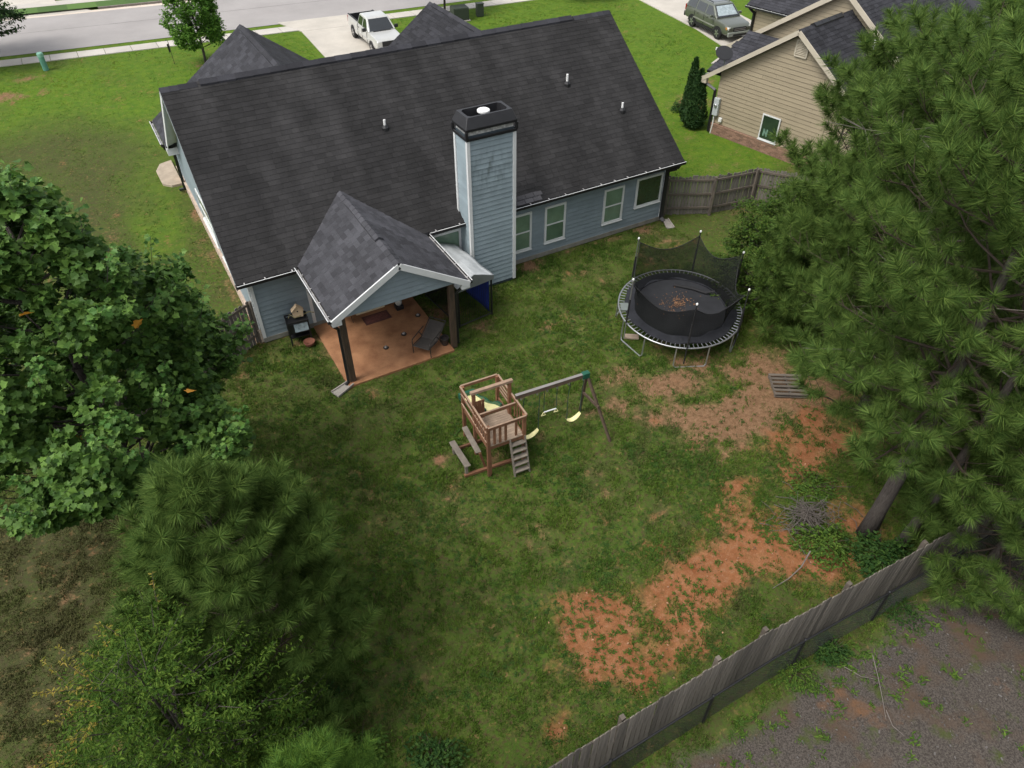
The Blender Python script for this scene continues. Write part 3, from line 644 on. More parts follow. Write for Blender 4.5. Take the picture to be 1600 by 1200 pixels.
for sx in (-1, 1):
    for sy in (-1, 1): cb.box((cx+sx*hw, cy_+sy*hd, 6.155), (.09, .09, .22))
cap = cb.build('chimney_cap', BLACKM, ch, bevel=.006)
MB().box((cx, cy_, 6.14), (2*hw-.16, 2*hd-.16, .27)).build('spark_screen', M('bright_metal_screen', (.50, .50, .48), .5, .6, 7, metal=.3), ch)
tw, td_ = hw-.10, hd-.12; sm = MB(); z0, z1 = 6.355, 6.68
def octo(a, b, c, z): return [(cx-a+c, cy_-b, z), (cx+a-c, cy_-b, z), (cx+a, cy_-b+c, z), (cx+a, cy_+b-c, z), (cx+a-c, cy_+b, z), (cx-a+c, cy_+b, z), (cx-a, cy_+b-c, z), (cx-a, cy_-b+c, z)]
rings = [octo(hw+.02, hd+.02, .01, z0), octo(tw, td_, .02, z1), octo(tw-.10, td_-.07, .1, z1), octo(tw-.09, td_-.06, .1, 6.40)]
vs = [v for g in rings for v in g]; fs = []
for i in range(3):
    for k in range(8): fs.append((i*8+k, i*8+(k+1) % 8, (i+1)*8+(k+1) % 8, (i+1)*8+k))
fs.append(tuple(range(24, 32)))
sm.add(vs, fs).build('cap_shroud', M('black_shroud_metal', (.022, .022, .024), .5, .15, 5), ch)
MB().lathe([(.10, 6.38), (.10, 6.6), (.215, 6.61), (.215, 6.66), (.19, 6.68)], (cx-.02, cy_+.02, 0), 20).build('flue_cap', PLASTW, ch)
# roof pipes
for (x, y, z, h_) in ((6.41, 3.05, 5.20, .40), (14.29, 3.2, 5.32, .5), (16.14, 1.85, 4.36, .42)):
    vp = MB().lathe([(.045, 0), (.045, h_*.82)], (x, y, z), 10).build('vent_pipe', PLASTW, house)
    MB().lathe([(.14, -.06), (.13, .05), (.075, .13), (.06, .14)], (x, y, z-.0), 10).build('pipe_boot', BLACKM, vp)
me_l = M('newer_grey_shingle', (.075, .072, .075), .92, .2, 2, pvar=.25, bump=.5, bscale=55)
for k in range(2):
    for i in range(4): 
        o = bpy.data.objects.new('replaced_shingle', shingle_mesh(me_l)); COL.objects.link(o); o.parent = roof
        p = Vector((9.62+i*.36+k*.1, -.38, EZ+.02))+Vector((0, cs, SL*cs))*(.19*k)
        o.matrix_local = Matrix(((.35, 0, 0, p.x), (0, cs*.19, -SL*cs*.03, p.y), (0, SL*cs*.19, cs*.03, p.z), (0, 0, 0, 1)))
# porch
PXM, PZ, PXL, PXR, PY, ZL, ZR, GB = 3.93, 4.10, 1.66, 6.20, -3.78, 2.80, 2.70, 2.69; ps = (PZ-ZL)/(PXM-PXL); pc_ = 1/math.hypot(1, ps); psr = (PZ-ZR)/(PXR-PXM); pcr = 1/math.hypot(1, psr)
keepp = lambda c: c.z > EZ+SL*(c.y+.4)-.02
pr = roof_slab('porch_roof', [(PXL, PY, ZL), (PXM, PY, PZ), (PXM, 1.6, PZ), (PXL, -.3, ZL)], ROOFP, .1)
shingles(pr, (PXL-.02, PY, ZL-.01), (0, 1, 0), (pc_, 0, ps*pc_), 5.5, (PXM-PXL)/pc_, .19, .2, .36, .012, ROOFP, keep=keepp, singles=170, seed=31)
pr2 = roof_slab('porch_roof', [(PXR, PY, ZR), (PXM, PY, PZ), (PXM, 1.6, PZ), (PXR, -.4, ZR)], ROOFP, .1)
shingles(pr2, (PXR+.02, PY, ZR-.01), (0, 1, 0), (-pcr, 0, psr*pcr), 5.5, (PXR-PXM)/pcr, .19, .2, .36, .012, ROOFP, keep=keepp, singles=130, seed=32)
ridge_caps(pr, (PXM, PY, PZ), (PXM, -2.2, PZ), .14, .015, ps, ROOFP); ridge_caps(pr, (PXM, -2.2, PZ), (PXM, .5, PZ), .14, .075, ps, ROOFP, step=.3); ridge_caps(pr, (PXM, .5, PZ), (PXM, 1.5, PZ), .14, .015, ps, ROOFP)
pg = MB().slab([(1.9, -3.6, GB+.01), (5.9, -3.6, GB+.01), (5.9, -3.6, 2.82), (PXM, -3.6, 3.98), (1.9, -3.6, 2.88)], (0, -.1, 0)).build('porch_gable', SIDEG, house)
siding(pg, [(1.86, GB), (5.94, GB), (5.94, 2.80), (PXM, 3.97), (1.86, 2.86)], (0, -3.602, 0), (1, 0, 0), (0, -1, 0), .18, SIDING, seed=33)
for xx, zt_ in ((PXL-.03, ZL), (PXR+.03, ZR)):
    MB().bar((xx, PY+.0, zt_-.10), (PXM, PY+.0, PZ-.10), .05, .2).build('rake_board', WHITE, pg)
    MB().box((xx+(.13 if xx < 3 else -.13), PY+.06, zt_-.13), (.3, .14, .22)).build('eave_return', WHITE, pg)
    MB().slab([(xx, PY+.03, zt_-.14), (xx, -3.6, zt_-.14), (PXM, -3.6, 3.93), (PXM, PY+.03, 3.93)], (0, 0, .015)).build('soffit', WHITE, pg)
MB().box((3.9, -1.8, GB-.02), (3.95, 3.6, .03)).build('porch_ceiling', SOFFIT, house)
for x in (1.98, 5.80):
    MB().box((x, -1.8, GB+.03), (.09, 3.56, .2)).build('porch_beam', SIDING, house)
gutter(house, (PXL-.03, PY+.02, ZL-.01), (PXL-.03, -.40, ZL-.01), (-1, 0, 0), 5)
gutter(house, (PXR+.03, PY+.02, ZR-.01), (PXR+.03, -.46, ZR-.01), (1, 0, 0), 6)
for x in (1.98, 5.68): MB().box((x, -3.48, GB/2-.01), (.19, .19, GB-.02)).build('porch_post', POST, house, bevel=.012)
downspout([(1.62, -3.6, 2.55), (1.72, -3.58, 2.4), (1.82, -3.52, 2.25), (1.82, -3.52, .1), (1.70, -3.62, .05)], .085)
downspout([(6.24, -3.6, 2.55), (6.0, -3.55, 2.35), (5.84, -3.5, 2.2), (5.84, -3.5, .1)], .08)
# patio slab
tag(MB().slab([(1.76, -3.72, .05), (5.58, -3.72, .05), (5.58, -.03, .05), (1.76, -.03, .05)], (0, 0, .2)).build('patio', CLAYPAT, bevel=.01), 'clay stained concrete patio under the porch', kind='structure')

# ------------------------------------------------------------------ the tan neighbour house (local: x runs away from its gable wall, y towards the street)
NO, NR_ = (25.4, 6.0, 0), math.atan2(.215, .977)
nbr = thing('tan_house', 'tan sided house with a slate roof and gable end facing the blue house', 'house', NO, NR_)
def nshingles(parent, org, ax, up, La, Ls, seed, keep=None): shingles(parent, org, ax, up, La, Ls, .2, .26, .48, .02, ROOFN, keep=keep, seed=seed)
NS = .70; nc = 1/math.hypot(1, NS)
# near gable block: s = -y
nw = MB(); nw.add([(0.03, 0, -1), (0.03, -7.6, -1), (12, -7.6, -1), (12, 0, -1), (0.03, 0, 3.1), (0.03, -7.6, 3.1), (12, -7.6, 3.1), (12, 0, 3.1), (0.03, -3.8, 5.75), (12, -3.8, 5.75)],
                   [(0, 1, 5, 8, 4), (1, 2, 6, 5), (3, 0, 4, 7), (2, 3, 7, 9, 6)])
nw = nw.build('wall', TANG, nbr)
siding(nw, [(0, .56), (7.6, .56), (7.6, 3.08), (3.8, 5.7), (0, 3.08)], (0.03, 0, 0), (0, -1, 0), (-1, 0, 0), .2, TAN, seed=41, maxlen=3.9)
MB().box((-.0, -3.8, .50), (.16, 7.7, .07)).build('brick_ledge', BRICK, nbr)
bm_ = MB()
for k in range(21):
    y = -(k % 2)*.11
    while y > -7.6: y2 = max(y-.215, -7.6); bm_.box((-.03-r_.uniform(0, .005), (y+y2)/2, .43-k*.072), (.08, abs(y2-y)-.012, .06)); y = y2
b = bm_.build('brick_courses', BRICK, nbr, kind='stuff'); MB().box((-.02, -3.8, -.2), (.07, 7.6, 1.4)).build('mortar_bed', MORTAR, b)
def nroof(poly, name='roof'):
    n = (Vector(poly[1])-Vector(poly[0])).cross(Vector(poly[2])-Vector(poly[0])).normalized()
    if n.z < 0: poly = poly[::-1]; n = -n
    return MB().slab(poly, n*.13).build(name, ROOFN, nbr)
ra = nroof([(-.3, -8.4, 2.74), (13, -8.4, 2.74), (13, -3.8, 5.96), (-.3, -3.8, 5.96)])
nshingles(ra, (-.3, -8.4, 2.74), (1, 0, 0), (0, nc, NS*nc), 12, 4.6/nc, 42)
rb = nroof([(-.3, .8, 2.74), (13, .8, 2.74), (13, -3.8, 5.96), (-.3, -3.8, 5.96)])
ridge_caps(rb, (-.3, -3.8, 5.97), (.8, -3.8, 5.97), .15, .02, NS, ROOFN); ridge_caps(rb, (.8, -3.8, 5.97), (3.7, -3.8, 5.97), .16, .08, NS, BLACKM, step=.6); ridge_caps(rb, (3.7, -3.8, 5.97), (4.4, -3.8, 5.97), .15, .02, NS, ROOFN)
for y0 in (-8.42, .82): MB().bar((-.33, y0, 2.64), (-.33, -3.8, 5.86), .05, .2).build('rake_board', TANTRIM, nbr)
MB().box((-.24, .72, 2.6), (.2, .3, .3)).build('eave_return', TANTRIM, nbr)
# second gable block behind, with its rake above the first roof
g2 = MB(); g2.add([(4.2, 1.6, 0), (4.2, -8.4, 0), (14, -8.4, 0), (14, 1.6, 0), (4.2, 1.6, 3.6), (4.2, -8.4, 3.4), (14, -8.4, 3.4), (14, 1.6, 3.6), (4.2, -3.4, 6.7), (14, -3.4, 6.7)], [(0, 1, 5, 8, 4), (1, 2, 6, 5), (3, 0, 4, 7), (2, 3, 7, 9, 6)])
g2 = g2.build('wall', TANG, nbr)
siding(g2, [(-1.6, 2.6), (7.6, 2.6), (7.6, 3.9), (3.4, 6.68), (-1.6, 3.5)], (4.2, 0, 0), (0, -1, 0), (-1, 0, 0), .2, TAN, seed=43, maxlen=4.5)
nroof([(3.9, -9.3, 2.75), (15, -9.3, 2.75), (15, -3.4, 6.88), (3.9, -3.4, 6.88)]); rc = nroof([(3.9, 2.4, 3.02), (15, 2.4, 3.02), (15, -3.4, 6.88), (3.9, -3.4, 6.88)])
nshingles(rc, (3.9, -9.3, 2.75), (1, 0, 0), (0, .819, .573), 9, 7.2, 44)
MB().bar((3.87, 2.42, 2.90), (3.87, -3.4, 6.77), .05, .22).build('rake_board', TANTRIM, nbr); MB().bar((3.87, -9.3, 2.65), (3.87, -3.4, 6.77), .05, .22).build('rake_board', TANTRIM, nbr)
# low porch roof between, and the street-side wing
rl = nroof([(.3, 1.0, 2.85), (.3, -1.6, 2.85), (3.0, -1.3, 4.3), (3.0, .62, 4.3)])
nshingles(rl, (.3, 1.0, 2.86), (0, -1, 0), (.881, 0, .473), 2.3, 3.05, 45, keep=lambda c: c.y < 1.0-.14*(c.x-.3))
MB().bar((.3, 1.02, 2.79), (3.0, .64, 4.24), .05, .12).build('rake_board', BLACKM, nbr)
wc = MB().box((15.2, 2.0, 1.5), (8, 7.2, 3.0)).build('wall', TANG, nbr)
siding(wc, [(-5.6, 0.1), (1.6, .1), (1.6, 2.98), (-5.6, 2.98)], (11.2, 0, 0), (0, -1, 0), (-1, 0, 0), .2, TAN, seed=46, maxlen=4)
rw = nroof([(10.85, 6.0, 3.12), (10.85, -2.0, 3.12), (17, -2.0, 6.8), (17, 6.0, 6.8)])
nshingles(rw, (10.85, 6.0, 3.12), (0, -1, 0), (.858, 0, .513), 8, 7.1, 47)
def ngut(a, b_, out, seed): gutter(nbr, a, b_, out, seed)
gutter(nbr, (10.8, -1.6, 3.1), (10.8, 6.0, 3.1), (-1, 0, 0), 48)
gutter(nbr, (-.25, .82, 2.74), (3.9, .82, 2.74), (0, 1, 0), 49)
mb = MB()
for a_, b_ in zip(((-.22, .9, 2.65), (-.18, .75, 2.45), (-.1, .08, 2.2)), ((-.18, .75, 2.45), (-.1, .08, 2.2), (-.1, .06, .05))): mb.bar(a_, b_, .13, .1, up=(.3, 1, 0))
mb.build('downspout', BLACKM, nbr, bevel=.01)
mb = MB(); mb.bar((10.75, 5.7, 3.0), (11.05, 5.5, 2.7), .14, .11, up=(.3, 1, 0)); mb.bar((11.08, 5.5, 2.75), (11.08, 5.5, .1), .14, .11, up=(.3, 1, 0)); mb.build('downspout', BLACKM, nbr)
wn = window(nbr, 2.84, 3.84, .60, 1.86, (0, 0, 0), (0, -1, 0), (-1, 0, 0), PANE_DARK, sash=False, fr=.06)
# pale letter N standing inside the window
nl = MB(); 
for a_, b_ in (((-.052, -3.08, .80), (-.052, -3.08, 1.16)), ((-.052, -3.08, 1.14), (-.052, -3.26, .82)), ((-.052, -3.26, .80), (-.052, -3.26, 1.16))): nl.bar(a_, b_, .07, .012, up=(1, 0, 0))
nl.build('letter', M('pale_letter', (.16, .27, .21), .6), wn)
vt = MB().box((.0, -3.98, 5.14), (.06, .55, .70)).build('gable_vent', M('vent_shade', (.20, .17, .12), .7), nbr)
f = MB(); f.box((-.035, -3.98, 5.48), (.05, .62, .06)); f.box((-.035, -3.98, 4.8), (.05, .62, .06)); f.box((-.035, -3.68, 5.14), (.05, .06, .62)); f.box((-.035, -4.28, 5.14), (.05, .06, .62)); f.build('frame', TANTRIM, vt)
for i in range(9): MB().box((-.035, -3.98, 4.88+i*.068), (.03, .54, .04), ry=R(-35)).build('slat', TANTRIM, vt)
mt = MB().box((-.10, -.16, 1.42), (.16, .30, .88)).build('meter_box', M('grey_enamel', (.42, .45, .45), .45, .08, 6), nbr, bevel=.012)
MB().add(*[([], [])]) if False else None
g = MB().lathe([(.085, 0), (.085, .05), (.06, .08)], (0, 0, 0), 14).build('meter_dial', GALV, mt); g.location = (-.18, -.16, 1.5); g.rotation_euler = (0, -pi/2, 0)
MB().box((-.08, -.52, .83), (.12, .17, .2)).build('utility_box', PLASTW, nbr, bevel=.01)
MB().tube([(-.08, -.1, .98), (-.08, -.12, .5), (-.08, -.06, -.05)], .03, 8).build('conduit', PLASTW, nbr)
MB().tube([(3.6, -5.6, 4.5), (3.6, -5.6, 5.15)], .05, 8).build('vent_pipe', PLASTW, nbr)
# satellite dish on the near eave
dish = MB(); pr_ = [(.02, .0), (.12, .012), (.22, .04), (.30, .08)]
dm = MB().lathe([(.42, .12), (.30, .075), (.16, .035), (.02, .02), (.02, .0), (.16, .015), (.30, .05), (.43, .10)], (0, 0, 0), 20).build('satellite_dish', BLACKM, nbr); dm.location = (-.25, -.12, 4.02); dm.rotation_euler = (R(24), R(-22), 0)
MB().tube([(-.2, -.25, 3.50), (-.22, -.2, 3.8), (-.25, -.12, 4.02)], .028, 8).build('dish_mast', GALV, dm).matrix_parent_inverse = dm.matrix_basis.inverted()
MB().tube([(-.25, -.12, 3.99), (-.28, .3, 4.15)], .014, 6).build('dish_arm', GALV, dm).matrix_parent_inverse = dm.matrix_basis.inverted()
MB().box((-.28, .32, 4.19), (.08, .06, .12)).build('dish_receiver', PLASTW, dm).matrix_parent_inverse = dm.matrix_basis.inverted()
#@@FENCE
# ------------------------------------------------------------------ fences
def picket_mesh(w_, h_, t_, mat):
    c = w_*.22
    return MB().slab([(-w_/2, 0, 0), (w_/2, 0, 0), (w_/2, 0, h_-c), (w_/2-c, 0, h_), (-w_/2+c, 0, h_), (-w_/2, 0, h_-c)], (0, -t_, 0)).mesh('picket', mat)
def wood_fence(label, pts, h_, post_step, pick_side, rails=(.3, .95, 1.6), mat=GREYWOOD, postmat=RAILWOOD, pw=.14, seed=0, extra=()):
    """pts: corner points in plan; pick_side +1 puts the pickets on the left of the walking direction, rails and posts on the other"""
    root = thing('wooden_fence', label, 'fence', (pts[0][0], pts[0][1], 0)); r_ = random.Random(seed); me = picket_mesh(pw-.018, h_, .02, mat)
    for (x0, y0), (x1, y1) in zip(pts[:-1], pts[1:]):
        d = Vector((x1-x0, y1-y0, 0)); L_ = d.length; d.normalize(); s = Vector((-d.y, d.x, 0))*pick_side; o0 = Vector((x0-pts[0][0], y0-pts[0][1], 0)); ang = math.atan2(d.y, d.x)
        n = int(L_/pw)
        for i in range(n):
            p = o0+d*(i+.5)*L_/n+s*.03
            inst('picket', me, root, (p.x+r_.uniform(-.002, .002), p.y, r_.uniform(-.06, .0)), (0, r_.uniform(-.012, .012), ang+r_.uniform(-.02, .02)), (1, 1, r_.uniform(.975, 1.015)))
        k = 0.0
        posts = [0.0]
        while posts[-1]+post_step < L_+.3: posts.append(min(posts[-1]+post_step, L_))
        if L_-posts[-1] > .6: posts.append(L_)
        for q_ in (posts if (x0, y0) == tuple(pts[0]) else posts[1:]):
            p = o0+d*q_-s*.065; MB().box((p.x, p.y, h_/2-.04), (.10, .10, h_+.02), rz=ang).build('post', postmat, root)
        for a_, b_ in zip(posts[:-1], posts[1:]):
            for z in rails:
                p, q_ = o0+d*(a_-.04)-s*.0, o0+d*(b_+.04)-s*.0
                MB().bar((p.x, p.y, z), (q_.x, q_.y, z+r_.uniform(-.015, .015)), .038, .09).build('rail', postmat, root)
    return root
DARKWOOD = M('dark_weathered_picket', (.066, .057, .047), .88, .3, 1.6, col2=(.19, .168, .138), pvar=.38, stretch=(9, 9, .7), bump=.3, bscale=9)
wood_fence('long weathered grey board fence along the back of the yard beside the mulch lot', [(.2, -17.38), (6.4, -17.36), (16.5, -17.75)], 1.8, 2.44, -1, mat=DARKWOOD, seed=1)
wood_fence('brown board privacy fence joining the right corner of the blue house', [(17.75, .25), (19.55, -.68), (21.75, -1.0), (23.3, -2.9), (23.6, -8)], 1.8, 2.1, 1, mat=GREYWOOD, seed=2)
wood_fence('short grey board fence joining the left corner of the blue house', [(-.12, .12), (-2.2, -1.0), (-5.2, -2.4)], 1.75, 1.5, -1, mat=GREYWOOD, seed=3)
# black chain-link fence outside the board fence
cl_ = thing('chain_link_fence', 'low black chain-link fence running just outside the grey board fence', 'fence', (-1, -17.72, 0))
def cly(x): return -.0 if x < 7.4 else -.37*(x-7.4)/10
px0, px1 = 0.0, 18.5
for i in range(8): 
    x = .55+i*2.58; MB().tube([(x, cly(x), -.1), (x, cly(x), 1.22)], .032, 8).build('post', BLACKM, cl_); MB().lathe([(.036, 1.22), (.04, 1.25), (.01, 1.29)], (x, cly(x), 0), 8).build('post_cap', BLACKM, cl_)
MB().tube([(px0, 0, 1.19), (7.4, 0, 1.19), (px1, cly(px1), 1.19)], .024, 8).build('top_rail', BLACKM, cl_)
wm = MB(); V = []; n = int((px1-px0)/.075)
for s in (-1, 1):
    for i in range(-16, n+16):
        xa, xb = px0+i*.075, px0+i*.075+s*1.15
        za, zb = .02, 1.18
        lo, hi = min(xa, xb), max(xa, xb)
        if hi < px0 or lo > px1: continue
        ca, cb_ = max(lo, px0), min(hi, px1)
        f0, f1 = ((ca-xa)/(xb-xa), (cb_-xa)/(xb-xa)); p0 = (xa+(xb-xa)*f0, za+(zb-za)*f0); p1 = (xa+(xb-xa)*f1, za+(zb-za)*f1)
        wm.bar((p0[0], cly(p0[0])+s*.003, p0[1]), (p1[0], cly(p1[0])+s*.003, p1[1]), .0045, .0045)
wm.build('wire_mesh', BLACKM, cl_, kind='stuff')

# ------------------------------------------------------------------ play set and swings
REDW = M('stained_cedar', (.18, .083, .043), .7, .25, 4, pvar=.18, bump=.2, bscale=25)
REDTOP = M('pale_cedar_edge', (.28, .19, .13), .75, .2, 4, pvar=.12)  # paler tone for rail tops and the cross beam
DECKW = M('worn_deck_board', (.28, .21, .15), .8, .25, 3, pvar=.14, bump=.25, bscale=20)
OLDW = M('old_grey_plank', (.18, .155, .125), .85, .25, 4, pvar=.15, bump=.3, bscale=18)
BEAMW = M('swing_beam_wood', (.10, .068, .048), .75, .25, 4)
GREENP = M('green_plastic', (.012, .085, .05), .45, .15, 5)
YELP = M('faded_yellow_plastic', (.78, .72, .36), .5, .08, 4)
CHAIN = M('green_coated_chain', (.03, .06, .045), .6, .2, 10)
PSR = R(-3.5)
ps_ = thing('play_set', 'wooden play tower with ladder, bench and swing beam on the lawn', 'play set', (4.57, -8.42, 0), PSR)
HX, HY = .55, .88
corners = [(-HX, -HY), (HX, -HY), (-HX, HY), (HX, HY)]
for x, y in corners: MB().box((x, y, 1.0), (.09, .09, 2.0)).build('post', REDW, ps_)
for x in (-HX, HX): MB().box((x, .06, 1.22), (.09, .085, 2.44)).build('post', REDW, ps_)
MB().box((0, .06, 2.47), (1.28, .10, .08)).build('cross_beam', REDTOP, ps_)
for i in range(13):
    y = -HY-.02+i*.088
    if y < .22: MB().box((0, y+.04, 1.215), (1.06, .082, .03)).build('deck_board', DECKW, ps_)
for y in (-HY-.0, .2): MB().box((0, y, 1.14), (1.1, .04, .12)).build('deck_joist', REDW, ps_)
for x in (-HX, HX): MB().box((x, -.05, 1.14), (.04, 1.7, .13)).build('deck_joist', REDW, ps_)
# top rails round the tower and lower rails
def rail(a, b_, w_=.045, h_=.085, mat=REDW):
    MB().bar(a, b_, w_, h_).build('rail', mat, ps_)
    MB().bar((a[0], a[1], a[2]+h_/2+.006), (b_[0], b_[1], b_[2]+h_/2+.006), w_+.004, .012).build('rail_cap', REDTOP, ps_)
for z in (1.96,):
    rail((-HX-.05, -HY-.05, z), (-HX-.05, HY+.05, z)); rail((HX+.05, -HY-.05, z), (HX+.05, HY+.05, z)); rail((-HX-.03, HY+.07, z), (HX+.03, HY+.07, z)); rail((-HX-.03, -HY-.07, z), (HX+.03, -HY-.07, z), mat=REDW)
rail((-HX, -.32, 1.92), (HX, -.32, 1.92))
for z in (1.36, 1.72): rail((-HX-.05, -HY, z), (-HX-.05, HY, z), .03, .07)
for z in (1.45, 1.6, 1.75): rail((HX+.05, .06, z), (HX+.05, HY, z), .03, .05)
for i in range(6): MB().box((-HX-.045, -HY+.12+i*.14, 1.6), (.022, .06, .62)).build('slat', REDW, ps_)
for i in range(3): MB().box((-HX+.17+i*.17, -HY-.045, 1.6), (.075, .022, .64)).build('slat', REDW, ps_)
for i in range(4): MB().box((HX+.045, -.7+i*.17, 1.6), (.022, .06, .62)).build('slat', REDW, ps_)
MB().box((HX*.55, -HY, 1.60), (.07, .03, .62)).build('slat', REDW, ps_)
# rear wall panels either side of the slide opening
for x in (-.44, -.31): MB().box((x, .22, 1.58), (.12, .022, .72)).build('wall_board', REDW, ps_)
MB().box((-.20, .225, 1.58), (.07, .03, .72)).build('wall_board', REDW, ps_)
# ladder
for x in (.10, .56): MB().bar((x, -1.24, .0), (x, -.90, 1.2), .038, .085, up=(0, 1, 0)).build('ladder_rail', OLDW, ps_)
for i in range(5):
    t_ = (i+.75)/5.6; MB().box((.33, -1.24+.34*t_, 1.2*t_), (.44, .15, .03)).build('rung', OLDW, ps_)
# bench and table planks on the left, with their supports
MB().box((-1.13, -.12, .45), (.19, 1.12, .045), rz=R(2)).build('bench_plank', OLDW, ps_, bevel=.02)
MB().box((-.71, -.02, .76), (.17, 1.12, .045), rz=R(-2)).build('bench_plank', OLDW, ps_, bevel=.02)
MB().box((-.36, -.65, .05), (1.72, .085, .085), rz=R(-2)).build('ground_beam', REDW, ps_); MB().box((-.5, .45, .05), (1.3, .07, .085)).build('ground_beam', REDW, ps_)
for y in (-.58, .35): MB().box((-1.13, y, .22), (.08, .08, .42)).build('bench_leg', OLDW, ps_); MB().bar((-.70, y, .74), (-.55, y, .1), .06, .07).build('bench_leg', REDW, ps_)
MB().bar((HX, -HY+.1, 1.1), (HX, -.1, .35), .04, .07).build('brace', REDW, ps_); MB().bar((-.5, -HY, .06), (-.5, -HY+.05, 1.15), .06, .06).build('brace', REDW, ps_)
# slide
sl = MB(); n = 12; prof = []
for i in range(n+1):
    t_ = i/n; prof.append((.27+2.05*t_, 1.22*(1-t_)**1.15+.14+.03*sin(t_*9)))
vs = [];  sx0, sx1 = -.08, .36
for y, z in prof: vs += [(sx0, y, z), (sx1, y, z), (sx0, y, z-.03), (sx1, y, z-.03)]
fs = [(4*i, 4*i+1, 4*i+5, 4*i+4) for i in range(n)]+[(4*i+3, 4*i+2, 4*i+6, 4*i+7) for i in range(n)]
sl.add(vs, fs).build('slide', YELP, ps_, smooth=True)
for x in (sx0-.03, sx1+.03):
    mb = MB(); vs = []
    for i, (y, z) in enumerate(prof):
        e = .10+.05*sin(i*1.1)
        vs += [(x-.025, y, z-.05), (x+.025, y, z-.05), (x+.025, y, z+e), (x-.025, y, z+e)]
    fs = [(4*i+a_, 4*i+(a_+1) % 4, 4*i+4+(a_+1) % 4, 4*i+4+a_) for i in range(n) for a_ in range(4)]+[(3, 2, 1, 0), (4*n, 4*n+1, 4*n+2, 4*n+3)]
    mb.add(vs, fs).build('slide_side', GREENP, ps_)
MB().box((.14, 2.36, .22), (.56, .10, .2)).build('slide_foot', GREENP, ps_, bevel=.03)
# swing beam and A-frame
def wl(x, y, z):      # world point to the play set's own frame
    c, s = cos(-PSR), sin(-PSR); dx, dy = x-4.57, y+8.42; return Vector((c*dx-s*dy, s*dx+c*dy, z))
B0, B1 = wl(5.05, -8.86, 2.26), wl(7.28, -9.08, 2.30)
MB().bar(B0, B1, .075, .125).build('swing_beam', BEAMW, ps_); MB().bar(B0+Vector((0, 0, .074)), B1+Vector((0, 0, .074)), .094, .012).build('beam_cap', M('beam_top_edge', (.21, .195, .18), .7), ps_)
MB().bar(B1-(B1-B0).normalized()*.16+Vector((0, 0, .01)), B1+(B1-B0).normalized()*.06+Vector((0, 0, .01)), .15, .19).build('beam_bracket', GREENP, ps_, bevel=.015)
MB().bar(B1+Vector((.0, 0, .0)), wl(7.80, -9.85, -.05), .07, .07).build('frame_leg', BEAMW, ps_); MB().bar(B1+Vector((0, 0, .0)), wl(7.75, -8.25, -.05), .07, .07).build('frame_leg', BEAMW, ps_)
MB().bar(wl(7.49, -9.5, 1.25), wl(7.46, -8.72, 1.25), .045, .09).build('cross_brace', BEAMW, ps_)
bd = (B1-B0).normalized()
for t_ in (.08, .30, .44, .58, .74, .95): MB().lathe([(.03, -.16), (.03, -.07)], tuple(B0+(B1-B0)*t_), 8).build('swing_hanger', GALV, ps_)
def belt_swing(label, x0, x1, y, z, tilt):
    root = thing('swing', label, 'swing', ((x0+x1)/2, y, z), R(-3), group='yellow belt swings'); w_ = (x1-x0)/2; mb = MB(); n = 10; vs = []
    for i in range(n+1):
        t_ = -1+2*i/n; zz = .13*t_*t_; hw = .075*(1-.35*abs(t_)**3)
        vs += [(t_*w_, -hw, zz+tilt*t_), (t_*w_, hw, zz+tilt*t_), (t_*w_, hw, zz-.018+tilt*t_), (t_*w_, -hw, zz-.018+tilt*t_)]
    fs = [(4*i+a_, 4*i+(a_+1) % 4, 4*i+4+(a_+1) % 4, 4*i+4+a_) for i in range(n) for a_ in range(4)]+[(3, 2, 1, 0), (4*n, 4*n+1, 4*n+2, 4*n+3)]
    mb.add(vs, fs).build('seat', YELP, root, smooth=False)
    for s in (-1, 1): MB().tube([(s*w_, 0, .14+tilt*s), (s*w_*1.02, .0, 1.0), (s*w_*.95, -.06, 2.12-z)], .013, 5).build('chain', CHAIN, root)
    return root
belt_swing('yellow belt swing hanging closest to the play tower', 5.31, 5.84, -8.83, .42, .05)
belt_swing('yellow belt swing hanging near the far A-frame end of the beam', 6.80, 7.26, -8.92, .50, .05)
tz = thing('trapeze_bar', 'white trapeze bar with two rings hanging between the yellow swings', 'trapeze', (6.17, -8.93, 1.28), R(-6))
MB().tube([(-.2, 0, 0), (.2, 0, 0)], .02, 8).build('bar', PLASTW, tz)
for s in (-1, 1):
    MB().tube([(s*.2, 0, .02), (s*.2, 0, .9)], .011, 5).build('chain', CHAIN, tz)
    MB().tube([(s*.2, 0, 0), (s*.27, 0, -.12), (s*.13, 0, -.12), (s*.2, 0, 0)], .014, 6).build('ring', YELP, tz)

# ------------------------------------------------------------------ trampoline
TC = (13.06, -6.42); TR = 2.13; TZ = .9
tr_ = thing('trampoline', 'round black trampoline with a sagging safety net and steel frame', 'trampoline', (*TC, .05))
tr_.rotation_euler = Matrix.Rotation(R(3.5), 3, Vector((.87, -.49, 0))).to_euler()
MATB = M('black_jump_mat', (.022, .023, .026), .75, .25, 2, spec=.3); PADB = M('dark_ring_pad', (.016, .017, .021), .6, .25, 3)
def ring_pts(r, z, n=64): return [(r*cos(2*pi*k/n), r*sin(2*pi*k/n), z) for k in range(n+1)]
MB().tube(ring_pts(TR, TZ), .028, 8, caps=False).build('frame_ring', GALV, tr_, smooth=True)
MB().lathe([(.01, TZ+.005), (.8, TZ-.005), (1.6, TZ), (1.6, TZ-.02), (.01, TZ-.03)], (0, 0, 0), 64).build('jump_mat', MATB, tr_)
pm = MB(); vs = []; n = 64
